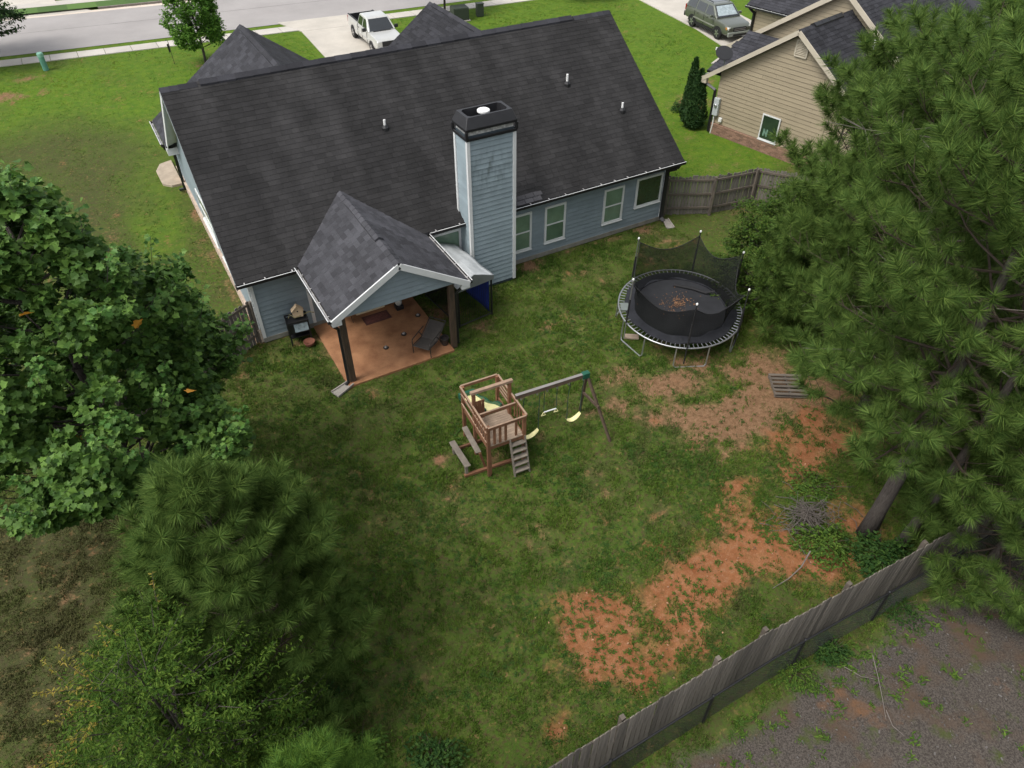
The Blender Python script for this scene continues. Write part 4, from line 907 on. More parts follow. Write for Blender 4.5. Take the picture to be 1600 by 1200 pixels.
for k in range(n):
    a_ = 2*pi*k/n; j = .012*sin(a_*7)+.01*sin(a_*13)
    vs += [(1.56*cos(a_), 1.56*sin(a_), TZ+.035+j), ((1.94+j*2)*cos(a_), (1.94+j*2)*sin(a_), TZ+.03-j), (1.56*cos(a_), 1.56*sin(a_), TZ+.008), ((1.94+j*2)*cos(a_), (1.94+j*2)*sin(a_), TZ+.0)]
fs = []
for k in range(n):
    a_, b_ = 4*k, 4*((k+1) % n); fs += [(a_, a_+1, b_+1, b_), (a_+1, a_+3, b_+3, b_+1), (a_+3, a_+2, b_+2, b_+3), (a_+2, a_, b_, b_+2)]
pm.add(vs, fs).build('spring_pad', PADB, tr_)
spm = MB().tube([(1.93, 0, 0), (2.11, 0, 0)], .016, 5).mesh('spring', GALV)
for k in range(84): inst('spring', spm, tr_, (0, 0, TZ+.005), (0, 0, 2*pi*k/84))
LEG0 = R(-176)
for k in range(6):
    c = LEG0+k*pi/3; a0, a1 = c-R(15), c+R(15); rr = TR-.0
    P_ = lambda a_, r, z: (r*cos(a_), r*sin(a_), z)
    MB().tube([P_(a0, rr, TZ), P_(a0, rr+.02, .12), P_(a0+.03, rr+.03, .03), P_(a1-.03, rr+.03, .03), P_(a1, rr+.02, .12), P_(a1, rr, TZ)], .024, 7).build('leg', GALV, tr_)
POLES = [(11.84, -8.33), (10.98, -6.25), (12.55, -4.25), (14.95, -4.86), (15.2, -6.75), (14.0, -8.5)]
tops = []
FOAM = M('black_foam_sleeve', (.016, .016, .017), .8, .2, 8)
for i, (x, y) in enumerate(POLES):
    d = Vector((x-TC[0], y-TC[1], 0)); d = d.normalized()*(TR+.05); ztop = 2.78 if i < 2 else 2.66
    tp = (d.x*.985, d.y*.985, ztop); tops.append(tp)
    po = MB().tube([(d.x, d.y, .25), (d.x, d.y, TZ), tp], .02, 8).build('pole', GALV if i in (1, 2) else FOAM, tr_)
    MB().lathe([(.035, 0), (.038, .04), (.02, .07)], (tp[0], tp[1], tp[2]-.02), 10).build('pole_cap', PLASTW, po)
    MB().tube([(d.x, d.y, TZ+.08), tuple(Vector((d.x, d.y, TZ+.08)).lerp(Vector(tp), .55))], .032, 8).build('foam_sleeve', FOAM, po)
# net: hangs from the poles, sags between them, gathers on the mat
netm, t, p, N, L = node_mat('black_net')
p.inputs['Base Color'].default_value = (.012, .013, .012, 1); p.inputs['Roughness'].default_value = .8; p.inputs['Specular IOR Level'].default_value = .1
trn = N('ShaderNodeBsdfTransparent'); ms = N('ShaderNodeMixShader'); ms.inputs[0].default_value = .72; L(trn.outputs[0], ms.inputs[1]); L(p.outputs[0], ms.inputs[2]); L(ms.outputs[0], t.nodes['Material Output'].inputs['Surface'])
order = sorted(range(6), key=lambda i: math.atan2(tops[i][1], tops[i][0])); vs = []; cols = 0; NR = 7
edge = []
for j, i in enumerate(order):
    A = Vector(tops[i]); B = Vector(tops[order[(j+1) % 6]]); A = A*1; B = B*1
    aa = math.atan2(A.y, A.x); ab = math.atan2(B.y, B.x)
    if ab < aa: ab += 2*pi
    front = (A.y+B.y)/2 < -.6
    for k in range(12):
        t_ = k/12; a_ = aa+(ab-aa)*t_; sag = 4*t_*(1-t_); rtop = 2.08-.36*sag**.8
        ztop = (A.z*(1-t_)+B.z*t_)-(.12 if not front else .26)-(.40 if not front else .55)*sag
        top = Vector((rtop*cos(a_), rtop*sin(a_), ztop)); rb = 1.60+.03*sin(a_*9); bot = Vector((rb*cos(a_), rb*sin(a_), TZ+.045))
        edge.append(top)
        for q_ in range(NR+1):
            f_ = q_/NR; pt = top.lerp(bot, f_); bulge = -.09*sin(pi*f_)+.025*sin(a_*11+f_*3)
            vs.append(pt+Vector((cos(a_), sin(a_), 0))*bulge)
        cols += 1
fs = [(c*(NR+1)+q_, ((c+1) % cols)*(NR+1)+q_, ((c+1) % cols)*(NR+1)+q_+1, c*(NR+1)+q_+1) for c in range(cols) for q_ in range(NR)]
net = MB().add(vs, fs).build('safety_net', netm, tr_, smooth=True)
MB().tube(edge+[edge[0]], .014, 5, caps=False).build('net_edge_cord', FOAM, net)
for i, tp in enumerate(tops):
    j = min(range(len(edge)), key=lambda k: (edge[k]-Vector(tp)).length); MB().tube([tp, tuple(edge[j])], .008, 4).build('net_tie', FOAM, net)
MB().tube([(.55, 1.05, TZ+.04), (1.0, .55, TZ+.05), (1.25, .1, TZ+.06), (1.45, -.1, TZ+.2)], [.05, .06, .05, .03], 7).build('net_fold', FOAM, net)
lm = MB(); r_ = random.Random(4)
for k in range(230):
    q_ = r_.random(); a_ = r_.uniform(0, 2*pi); rr = abs(r_.gauss(0, .33)); x, y = .05+rr*cos(a_)*1.3, .22+rr*sin(a_); s = r_.uniform(.02, .05); z = TZ+.012
    if math.hypot(x, y) > 1.5: continue
    t_ = r_.uniform(0, pi); lm.add([(x-s*cos(t_), y-s*sin(t_), z), (x+s*.4*sin(t_), y-s*.4*cos(t_), z+.012), (x+s*cos(t_), y+s*sin(t_), z), (x-s*.4*sin(t_), y+s*.4*cos(t_), z+.006)], [(0, 1, 2, 3)])
tag(lm.build('leaf_litter', M('brown_dead_leaf', (.16, .085, .045), .9, .3, 9, ivar=.4)), 'brown dead leaves and needles lying on the trampoline mat', 'leaf litter', kind='stuff').matrix_world = Matrix.Translation((*TC, .052)) @ Matrix.Rotation(R(3.5), 4, Vector((.87, -.49, 0)))
MB().box((-1.72, .9, TZ+.06), (.4, .28, .03), rz=R(60)).build('net_door_flap', M('grey_flap', (.14, .16, .15), .6), tr_)

# ------------------------------------------------------------------ patio furniture and things along the house
ch_ = thing('patio_chair', 'black metal sling armchair at the edge of the patio', 'chair', (4.83, -3.18, .05), R(-53))
IRON = M('dark_iron', (.028, .025, .023), .5, .2, 8); SLING = M('dark_mesh_sling', (.055, .048, .042), .75, .2, 10)
def sling(a, b_, c, d): return MB().slab([a, b_, c, d], (0, 0, .015))
MB().slab([(-.28, -.45, .36), (.28, -.45, .36), (.28, .12, .31), (-.28, .12, .31)], (0, 0, .02)).build('seat', SLING, ch_)
MB().slab([(-.28, .12, .31), (.28, .12, .31), (.28, .74, .66), (-.28, .74, .66)], (0, .01, .015)).build('backrest', SLING, ch_)
for s in (-1, 1):
    MB().tube([(s*.31, -.48, .37), (s*.31, .12, .31), (s*.31, .80, .70)], .018, 6).build('side_frame', IRON, ch_)
    MB().tube([(s*.34, -.42, 0), (s*.34, -.44, .52), (s*.34, -.40, .58), (s*.34, .36, .60)], .017, 6).build('armrest', IRON, ch_)
    MB().tube([(s*.34, .05, .56), (s*.34, .42, .0)], .017, 6).build('leg', IRON, ch_)
MB().tube([(-.31, -.48, .37), (.31, -.48, .37)], .018, 6).build('front_rail', IRON, ch_); MB().tube([(-.31, .80, .70), (.31, .80, .70)], .018, 6).build('top_rail', IRON, ch_)
tag(MB().lathe([(.10, 0), (.135, .14), (.155, .26), (.17, .27), (.165, .31), (.145, .31), (.13, .22), (.02, .21)], (5.42, -3.28, .05), 16).build('plant_pot', M('dark_glazed_pot', (.03, .026, .024), .4, .2, 8), smooth=False), 'small dark plant pot beside the right porch post', 'pot')
mat_ = thing('door_mat', 'dark red brown doormat in front of the cream door', 'mat', (3.92, -.68, .05))
MB().box((0, 0, .008), (.98, .52, .016)).build('border', M('mat_border', (.075, .030, .026), .95, .2, 10), mat_); MB().box((0, 0, .017), (.84, .40, .008)).build('pile', M('mat_pile', (.115, .042, .034), .95, .35, 12), mat_)
for i, (x, y, lb) in enumerate(((3.56, -2.46, 'small round shiny ornament on the patio closest to the lawn edge'), (4.40, -2.06, 'small round shiny ornament on the middle of the patio'), (5.28, -1.30, 'small round shiny ornament on the patio closest to the dog kennel'))):
    d = thing('patio_ornament', lb, 'ornament', (x, y, .05), group='small round ornaments on the patio')
    MB().lathe([(.095, 0), (.10, .02), (.075, .03)], (0, 0, 0), 14).build('base', IRON, d); MB().lathe([(.065, .03), (.06, .06), (.04, .085), (.012, .09)], (0, 0, 0), 14).build('dome', M('clear_dome', (.22, .20, .18), .12, .15, 9, spec=.8), d, smooth=True)
kg = thing('kettle_grill', 'small black kettle grill on thin legs left of the cream door', 'grill', (2.82, -.55, .05))
MB().lathe([(.02, .50), (.14, .53), (.23, .62), (.25, .70), (.24, .72), (.22, .80), (.12, .88), (.02, .90)], (0, 0, 0), 18).build('bowl', BLACKM, kg, smooth=True)
for k in range(3): MB().tube([(.17*cos(k*2.1), .17*sin(k*2.1), .58), (.27*cos(k*2.1), .27*sin(k*2.1), 0)], .012, 6).build('leg', IRON, kg)
lamp = thing('lantern', 'clear glass lantern on a black base right of the doormat', 'lantern', (4.86, -.55, .05))
MB().box((0, 0, .09), (.28, .28, .18)).build('base', BLACKM, lamp, bevel=.02); MB().lathe([(.10, .18), (.13, .25), (.13, .36), (.08, .42), (.03, .45)], (0, 0, 0), 14).build('globe', M('pale_glass', (.40, .40, .37), .1, .2, 9, spec=.8), lamp, smooth=True)
# black cart by the wall with a bird house board on top
cart = thing('grill_cart', 'black open grill cart with a pale blue side shelf against the rear wall', 'cart', (1.17, -.47, 0), R(-6))
for x in (-.34, .34):
    for y in (-.24, .24): MB().box((x, y, .45), (.05, .05, .9)).build('leg', BLACKM, cart)
MB().box((0, .02, .26), (.66, .46, .03)).build('shelf', BLACKM, cart); MB().box((0, .0, .66), (.70, .50, .42)).build('cabinet', BLACKM, cart, bevel=.02)
for x in (-.36, .36): MB().box((x, 0, .92), (.03, .52, .05)).build('rim', BLACKM, cart)
for y in (-.26, .26): MB().box((0, y, .92), (.7, .03, .05)).build('rim', BLACKM, cart)
MB().box((.08, -.275, .70), (.46, .03, .30), rx=R(-16)).build('glass_panel', M('pale_blue_panel', (.22, .27, .29), .25, .5, 6, spec=.6), cart)
bh = thing('bird_house', 'plain wooden bird house standing on the black grill cart', 'bird house', (1.27, -.42, .95), R(-10))
MB().slab([(-.16, -.09, .0), (.16, -.09, .0), (.19, -.09, .26), (0, -.09, .46), (-.19, -.09, .26)], (0, -.02, 0)).build('front', M('raw_pine_board', (.50, .38, .25), .75, .12, 6), bh)
MB().box((0, .0, .13), (.30, .14, .26)).build('box', M('raw_pine_side', (.40, .30, .20), .75, .12, 6), bh)
for s in (-1, 1): MB().bar((s*.20, -.02, .25), (0, -.02, .45), .2, .018).build('roof', M('raw_pine_roof', (.42, .32, .21), .75, .12, 6), bh)
o = MB().lathe([(.028, 0), (.028, .006)], (0, 0, 0), 12).build('entry_hole', BLACKM, bh); o.location = (0, -.092, .24); o.rotation_euler = (pi/2, 0, 0)
hose = tag(MB().tube([(.93, -.42, .96), (1.0, -.3, 1.03), (1.12, -.55, .99), (1.45, -.5, 1.0), (1.62, -.55, 1.08), (1.78, -.6, 1.02)], .014, 6).build('garden_hose', M('olive_hose', (.20, .18, .08), .6)), 'olive garden hose looped over the black grill cart', 'hose')
tag(MB().lathe([(.10, 0), (.17, .06), (.19, .14), (.205, .15), (.2, .17), (.17, .15), (.02, .07)], (1.33, -.95, 0), 18).build('clay_bowl', M('terracotta', (.16, .06, .036), .85, .2, 6), smooth=False), 'round terracotta bowl on the ground in front of the grill cart', 'bowl')
def splash(label, loc, rz):
    t_ = thing('splash_block', label, 'splash block', loc, rz, group='splash blocks under the downspouts')
    MB().slab([(-.12, -.35, .05), (.12, -.35, .05), (.17, .35, .03), (-.17, .35, .03)], (0, 0, .05)).build('tray', M('grey_concrete_tray', (.27, .25, .22), .9, .15, 5), t_)
    for s in (-1, 1): MB().bar((s*.12, -.35, .075), (s*.17, .35, .045), .035, .05).build('lip', M('splash_lip', (.30, .27, .24), .9), t_)
splash('concrete splash block at the foot of the left porch post', (1.56, -3.70, 0), R(112))
splash('pale splash block at the right rear corner of the blue house', (17.40, -.52, 0), R(160))
tag(MB().slab([(-.95, 13.9, .10), (-.6, 13.5, .10), (-.12, 13.5, .10), (-.12, 16.3, .10), (-.7, 16.1, .10), (-.98, 15.4, .10)], (0, 0, .2)).build('concrete_pad', M('pinkish_concrete', (.34, .28, .21), .85, .2, 3, bump=.2, bscale=30), bevel=.015), 'small pinkish concrete pad beside the left wall of the blue house', 'pad')
tag(MB().bar((9.62, -.12, .85), (9.95, -.42, .0), .045, .045).build('leaning_stick', M('brown_stick', (.12, .07, .05), .8)), 'brown stick leaning in the corner right of the chimney', 'stick')
# dog kennel with a tarp roof
kn = thing('dog_kennel', 'dog kennel with a silver tarp roof and blue side tarp beside the porch', 'kennel', (6.88, -1.40, 0), R(6))
KX, KY, KH = .70, 1.18, 1.72
for x in (-KX, KX):
    for y in (-KY, KY): MB().tube([(x, y, 0), (x, y, KH)], .03, 8).build('post', BLACKM, kn)
for y in (-KY, KY):
    for z in (.08, KH-.03): MB().tube([(-KX, y, z), (KX, y, z)], .022, 6).build('rail', BLACKM, kn)
for x in (-KX, KX):
    for z in (.08, KH-.03): MB().tube([(x, -KY, z), (x, KY, z)], .022, 6).build('rail', BLACKM, kn)
km = MB()
for y in (-KY,):
    for i in range(18): km.tube([(-KX+(i+.5)*2*KX/18, y, .08), (-KX+(i+.5)*2*KX/18, y, KH-.05)], .007, 4)
for i in range(30): km.tube([(-KX, -KY+(i+.5)*2*KY/30, .08), (-KX, -KY+(i+.5)*2*KY/30, KH-.05)], .007, 4)
km.build('wire_bars', BLACKM, kn, kind='stuff')
BLUE = M('blue_tarp', (.012, .03, .22), .55, .2, 3, spec=.5)
def tarp(name, P00, P10, P11, P01, mat, amp=.03, n=8, m_=8, seed=0):
    r_ = random.Random(seed); P00, P10, P11, P01 = map(Vector, (P00, P10, P11, P01)); nv = (P10-P00).cross(P01-P00).normalized(); vs = []; ph = r_.uniform(0, 6)
    for i in range(n+1):
        for j in range(m_+1):
            u, v = i/n, j/m_; p = (P00*(1-u)+P10*u)*(1-v)+(P01*(1-u)+P11*u)*v
            vs.append(p+nv*amp*(sin(u*11+ph+v*4)*.6+sin(v*9+ph*2)*.5)*min(1, 4*u*(1-u)+.3))
    fs = [(i*(m_+1)+j, (i+1)*(m_+1)+j, (i+1)*(m_+1)+j+1, i*(m_+1)+j+1) for i in range(n) for j in range(m_)]
    o = MB().add(vs, fs).build(name, mat, kn, smooth=True); md = o.modifiers.new('thick', 'SOLIDIFY'); md.thickness = .006; return o
tarp('side_tarp', (KX-.04, -KY+.1, .1), (KX-.04, KY, .1), (KX-.04, KY, KH), (KX-.04, -KY+.1, KH), BLUE, .03)
tarp('side_tarp', (-KX, KY-.04, .3), (KX, KY-.04, .3), (KX, KY-.04, KH), (-KX, KY-.04, KH), BLUE, .03, seed=2)
SILV = M('silver_tarp', (.46, .48, .48), .38, .18, 2.2, spec=.6)
tarp('roof_tarp', (KX+.06, -KY-.08, KH+.02), (KX+.06, KY+.06, KH+.02), (-.05, KY+.06, KH+.36), (-.05, -KY-.08, KH+.36), SILV, .035, 14, 8, 3)
tarp('roof_tarp', (-KX-.06, KY+.06, KH+.02), (-KX-.06, -KY-.08, KH+.02), (-.05, -KY-.08, KH+.36), (-.05, KY+.06, KH+.36), SILV, .03, 14, 8, 4)
MB().slab([(-KX-.05, -KY-.09, KH-.14), (KX+.05, -KY-.09, KH-.14), (KX+.05, -KY-.09, KH+.02), (-.05, -KY-.09, KH+.34), (-KX-.05, -KY-.09, KH+.02)], (0, -.008, 0)).build('front_valance', M('grey_tarp_end', (.15, .16, .155), .6, .15, 4), kn)
# pallet
pl = thing('pallet', 'weathered wooden pallet lying on the bare clay under the pines', 'pallet', (14.22, -10.72, 0), R(58))
for y in (-.5, 0, .5): MB().box((0, y, .07), (1.0, .04, .09)).build('stringer', RAILWOOD, pl)
for i in range(6): MB().box((-.46+i*.184, 0, .125), (.10, 1.05, .02), rz=R(random.uniform(-1, 1))).build('deck_board', RAILWOOD, pl)
for i in range(3): MB().box((-.45+i*.45, 0, .012), (.10, 1.05, .02)).build('bottom_board', RAILWOOD, pl)
# block under the trampoline's left legs
tag(MB().box((11.35, -6.1, .03), (.5, .22, .07), rz=R(-35)).build('wood_block', M('pale_board', (.32, .25, .19), .85, .2, 5)), 'pale board lying on the dirt under the trampoline rim', 'board')
# ------------------------------------------------------------------ vehicles (local: x forwards, y left, z up)
TYRE = M('tyre_rubber', (.014, .014, .014), .85, .15, 8); RIM = M('alloy_rim', (.52, .52, .52), .3, .1, 8, metal=.85)
CARGLASS = M('dark_car_glass', (.010, .013, .014), .05, .2, 2, spec=.8, coat=.6); LAMPW = M('clear_lamp', (.62, .62, .58), .12, .1, 8, spec=.8, coat=.5)
LAMPR = M('red_lamp', (.28, .01, .01), .15, .1, 8, coat=.5); AMBER = M('amber_lamp', (.5, .2, .03), .15, .1, 8); BLACKP = M('black_trim_plastic', (.016, .016, .017), .6, .15, 6)
def loft(st, n_mid=None):
    """st: list of (x, [(y, z), ...] half section from bottom centre outwards and up to the top centre)"""
    vs = []; k = None
    for x, half in st:
        full = [(y, z) for y, z in half]+[(-y, z) for y, z in reversed(half)]
        k = len(full); vs += [(x, y, z) for y, z in full]
    fs = [(i*k+j, (i+1)*k+j, (i+1)*k+(j+1) % k, i*k+(j+1) % k) for i in range(len(st)-1) for j in range(k)]
    fs.append(tuple(range(k))); fs.append(tuple(range(len(st)*k-1, (len(st)-1)*k-1, -1)))
    return MB().add(vs, fs)
def shade(o, ang=35, bev=.02):
    md = o.modifiers.new('bevel', 'BEVEL'); md.width = bev; md.segments = 3; md.limit_method = 'ANGLE'; md.angle_limit = R(25)
    o.data.polygons.foreach_set('use_smooth', [True]*len(o.data.polygons)); 
    wn_ = o.modifiers.new('wn', 'WEIGHTED_NORMAL'); wn_.keep_sharp = True
    return o
def quadpanel(parent, name, mat, a, b_, c, d, off, u0=.06, u1=.94, v0=.08, v1=.92, th=.012):
    a, b_, c, d = map(Vector, (a, b_, c, d)); n = (b_-a).cross(d-a).normalized()*off
    f = lambda u, v: (a*(1-u)+b_*u)*(1-v)+(d*(1-u)+c*u)*v + n
    return MB().slab([f(u0, v0), f(u1, v0), f(u1, v1), f(u0, v1)], n.normalized()*th).build(name, mat, parent)
def wheel(parent, x, y, r, w_):
    s = 1 if y > 0 else -1
    wl_ = MB().lathe([(r*.62, -w_/2), (r*.93, -w_/2), (r, -w_*.36), (r, w_*.36), (r*.93, w_/2), (r*.62, w_/2)], (0, 0, 0), 28).build('wheel', TYRE, parent, smooth=False)
    rm = MB(); rm.lathe([(.02, -.01), (r*.60, -.03), (r*.64, .0), (r*.64, .03), (r*.60, .035), (r*.56, .0), (r*.2, -.005), (r*.12, .03), (.02, .035)], (0, 0, w_/2-.035), 24)
    for k in range(5): rm.bar((r*.1*cos(k*2*pi/5), r*.1*sin(k*2*pi/5), w_/2+.0), (r*.58*cos(k*2*pi/5), r*.58*sin(k*2*pi/5), w_/2-.005), r*.2, .025)
    rim = rm.build('rim', RIM, wl_)
    MB().lathe([(.02, 0), (r*.57, .0), (r*.57, .008)], (0, 0, w_/2-.06), 20).build('brake_shadow', BLACKP, wl_)
    wl_.location = (x, y, r); wl_.rotation_euler = (-pi/2*s, 0, 0)
    return wl_
def arch(parent, x, y, r):
    s = 1 if y > 0 else -1
    n = 14; pts = [(x+r*cos(pi*k/n), y, r*.80+r*sin(pi*k/n)) for k in range(n+1)]+[(x-r, y, .38), (x+r, y, .38)]
    if s > 0: pts = pts[::-1]
    MB().slab(pts, (0, s*.06, 0)).build('wheel_arch', BLACKP, parent)
# ---- silver pickup, nose towards the garage
SILVER = M('silver_car_paint', (.50, .50, .47), .28, .04, 2, spec=.6, coat=.7, metal=.2)
tk = thing('pickup_truck', 'silver four door pickup truck parked on the front driveway', 'pickup truck', (15.32, 28.0, .036), R(-92))
W = .98
def sec(hw, zb, zm, zt, top): return [(hw*.9, zb), (hw*.97, zb+.08), (hw, (zb+zm)/2), (hw*.985, zm), (hw*.93, zt), (top, zt+.015)]
body = loft([(-.78, sec(W, .42, .95, 1.20, .5)), (.3, sec(W, .42, .95, 1.19, .5)), (1.25, sec(W, .42, .95, 1.18, .5)), (1.6, sec(W, .42, .92, 1.17, .5)), (2.55, sec(W*.97, .42, .88, 1.10, .5)), (2.82, sec(W*.93, .45, .85, 1.02, .5)), (2.90, sec(W*.90, .5, .8, .95, .5))])
shade(body.build('body', SILVER, tk), bev=.03)
bw = MB(); 
for s in (-1, 1):
    sx = [(-2.88, .52), (-2.75, .45), (-.8, .45)]
    bw.add([(-2.90, s*W*.96, .55), (-.80, s*W, .45), (-.80, s*W*.985, 1.0), (-2.90, s*W*.96, 1.02), (-2.90, s*W*.92, 1.28), (-.80, s*W*.93, 1.26), (-2.90, s*(W*.92-.09), 1.28), (-.80, s*(W*.93-.09), 1.26), (-2.90, s*(W*.92-.09), .7), (-.80, s*(W*.93-.09), .7)],
           [(0, 1, 2, 3), (3, 2, 5, 4), (4, 5, 7, 6), (6, 7, 9, 8), (0, 3, 4, 6, 8)])
bw.build('bed_side', SILVER, tk)
tg = MB().box((-2.90, 0, .93), (.08, 1.74, .66)).build('tailgate', SILVER, tk, bevel=.015); MB().box((-2.97, 0, .56), (.14, 1.8, .16)).build('rear_bumper', RIM, tk, bevel=.03)
MB().box((-1.84, 0, .74), (2.06, 1.66, .05)).build('bed_liner', BLACKP, tk)
for s in (-1, 1): MB().box((-1.84, s*.815, 1.0), (2.06, .03, .52)).build('bed_liner_wall', BLACKP, tk); MB().box((-1.84, s*.865, 1.285), (2.1, .11, .025)).build('bed_rail_cap', BLACKP, tk)
MB().box((-.84, 0, 1.0), (.05, 1.7, .54)).build('bulkhead', BLACKP, tk); MB().box((-2.845, 0, 1.0), (.03, 1.66, .54)).build('tailgate_liner', BLACKP, tk); MB().box((-1.15, .1, .90), (.5, 1.3, .28)).build('bed_box', M('grey_box', (.05, .05, .052), .6), tk, bevel=.02)
def cab(parent, x0b, x0t, x1t, x1b, zb, zt, hb, ht, mat, nm='cab'):
    v = [(x0b, -hb, zb), (x1b, -hb, zb), (x1b, hb, zb), (x0b, hb, zb), (x0t, -ht, zt), (x1t, -ht, zt), (x1t, ht, zt), (x0t, ht, zt), (x0t+.25, -ht*.92, zt+.05), (x1t-.25, -ht*.92, zt+.05), (x1t-.25, ht*.92, zt+.05), (x0t+.25, ht*.92, zt+.05)]
    f = [(0, 1, 5, 4), (1, 2, 6, 5), (2, 3, 7, 6), (3, 0, 4, 7), (4, 5, 9, 8), (5, 6, 10, 9), (6, 7, 11, 10), (7, 4, 8, 11), (8, 9, 10, 11), (3, 2, 1, 0)]
    return shade(MB().add(v, f).build(nm, mat, parent), bev=.05), v
c_, v = cab(tk, -.80, -.66, .72, 1.42, 1.19, 1.82, .93, .72, SILVER)
def sidewin(parent, v, s, xs_, z0, z1, mat, hb, ht, zb, zt):
    for (xa0, xa1, xb0, xb1) in xs_:
        yy = lambda z: s*(hb+(ht-hb)*(z-zb)/(zt-zb)+.012)
        pts = [(xa0, yy(z0), z0), (xa1, yy(z0), z0), (xb1, yy(z1), z1), (xb0, yy(z1), z1)]
        if s > 0: pts = pts[::-1]
        MB().slab(pts, (0, s*.02, 0)).build('side_window', mat, parent)
for s in (-1, 1): sidewin(tk, v, s, [(-.66, .10, -.58, .10), (.22, 1.12, .22, .66)], 1.25, 1.74, CARGLASS, .93, .72, 1.19, 1.82)
quadpanel(tk, 'windshield', CARGLASS, v[1], v[2], v[6], v[5], .012, .06, .94, .04, .93); quadpanel(tk, 'rear_window', CARGLASS, v[3], v[0], v[4], v[7], .012, .15, .85, .15, .88)
for s in (-1, 1):
    mr_ = MB().box((1.12, s*1.10, 1.28), (.12, .26, .22)).build('mirror', BLACKP, tk, bevel=.04); MB().bar((1.15, s*.94, 1.24), (1.12, s*1.05, 1.26), .05, .05).build('mirror_arm', BLACKP, mr_)
    for x in (.02, .62-.42+.02): pass
    for x in (-.42, .42): MB().box((x, s*.995, 1.06), (.17, .03, .04)).build('door_handle', BLACKP, tk)
    for x in (-.72, .16, 1.16): MB().box((x, s*.982, .82), (.012, .02, .66)).build('door_seam', BLACKP, tk)
    MB().box((.2, s*.99, .78), (2.6, .03, .06)).build('side_moulding', M('silver_moulding', (.42, .42, .40), .4), tk)
    MB().box((2.80, s*.72, .86), (.14, .34, .2)).build('headlight', LAMPW, tk, bevel=.03); MB().box((-2.9, s*.88, 1.0), (.07, .13, .4)).build('tail_light', LAMPR, tk)
    arch(tk, 1.90, s*.985, .46); arch(tk, -1.85, s*.985, .46)
    wheel(tk, 1.90, s*.87, .39, .26); wheel(tk, -1.85, s*.87, .39, .26)
MB().box((2.90, 0, .82), (.06, 1.1, .30)).build('grille', BLACKP, tk); MB().box((2.93, 0, .55), (.12, 1.8, .2)).build('front_bumper', RIM, tk, bevel=.04)
MB().box((1.45, 0, 1.215), (.12, 1.2, .02)).build('wiper_cowl', BLACKP, tk)
# ---- green-grey suv on the neighbour's drive
SAGE = M('sage_grey_car_paint', (.115, .125, .095), .28, .05, 2, spec=.6, coat=.8, metal=.35)
SV = thing('suv', 'sage green family suv with a silver windscreen shade on the far driveway', 'suv', (37.05, 18.95, .036), R(-96))
SV.scale = (1.08, 1.08, 1.08)
W = .98
body = loft([(-2.36, sec(W*.9, .55, .85, 1.05, .5)), (-2.22, sec(W*.97, .42, .9, 1.10, .5)), (-1.0, sec(W, .38, .92, 1.12, .5)), (.9, sec(W, .38, .92, 1.09, .5)), (1.25, sec(W*.99, .38, .88, 1.06, .5)), (2.05, sec(W*.95, .38, .82, .98, .5)), (2.30, sec(W*.9, .42, .75, .88, .5)), (2.38, sec(W*.84, .46, .68, .80, .4))])
shade(body.build('body', SAGE, SV), bev=.035)
c_, v = cab(SV, -2.30, -2.05, .38, 1.12, 1.09, 1.70, .93, .73, SAGE)
for s in (-1, 1):
    sidewin(SV, v, s, [(-2.12, -1.22, -1.98, -1.22), (-1.12, -.20, -1.12, -.20), (-.08, .86, -.08, .34)], 1.15, 1.62, CARGLASS, .93, .73, 1.09, 1.70)
    MB().tube([(-1.9, s*.62, 1.76), (-1.85, s*.62, 1.80), (.1, s*.62, 1.80), (.15, s*.62, 1.76)], .022, 6).build('roof_rail', BLACKP, SV)
    mr_ = MB().box((.78, s*1.08, 1.20), (.13, .22, .16)).build('mirror', SAGE, SV, bevel=.04)
    for x in (-.85, .18): MB().box((x, s*.995, 1.0), (.18, .03, .04)).build('door_handle', SAGE, SV)
    for x in (-1.17, -.14, .92): MB().box((x, s*.983, .76), (.012, .02, .62)).build('door_seam', BLACKP, SV)
    MB().box((-.1, s*.99, .66), (2.3, .03, .07)).build('side_moulding', M('light_moulding', (.20, .205, .17), .45), SV)
    MB().box((-.1, s*.93, .36), (2.4, .1, .12)).build('rocker_panel', BLACKP, SV)
    hl = MB().box((2.22, s*.68, .80), (.22, .38, .17), rz=s*R(-14)).build('headlight', LAMPW, SV, bevel=.04); MB().box((2.18, s*.86, .80), (.16, .08, .13)).build('turn_signal', AMBER, hl)
    MB().box((-2.27, s*.84, 1.0), (.12, .16, .34)).build('tail_light', LAMPR, SV)
    arch(SV, 1.42, s*.985, .43); arch(SV, -1.36, s*.985, .43); wheel(SV, 1.42, s*.87, .365, .24); wheel(SV, -1.36, s*.87, .365, .24)
    MB().box((2.34, s*.62, .42), (.08, .2, .09)).build('fog_lamp', LAMPW, SV)
quadpanel(SV, 'windshield', CARGLASS, v[1], v[2], v[6], v[5], .012, .05, .95, .05, .94); quadpanel(SV, 'sun_shade', M('silver_sun_shade', (.50, .58, .58), .25, .3, 7, metal=.5, coat=.6), v[1], v[2], v[6], v[5], .02, .10, .90, .16, .88, .006)
quadpanel(SV, 'rear_window', CARGLASS, v[3], v[0], v[4], v[7], .012)
MB().box((-.25, 0, 1.755), (.55, .86, .012)).build('sunroof', CARGLASS, SV)
gr = MB().box((2.37, 0, .74), (.06, .95, .24)).build('grille', BLACKP, SV, bevel=.01)
for z in (.69, .78): MB().box((2.405, 0, z), (.02, .85, .035)).build('grille_bar', RIM, gr)
MB().box((2.38, 0, .48), (.16, 1.72, .26)).build('front_bumper', M('sage_bumper', (.21, .23, .20), .35, .05, 3, coat=.5), SV, bevel=.05); MB().box((2.44, 0, .44), (.06, 1.0, .12)).build('air_intake', BLACKP, SV)
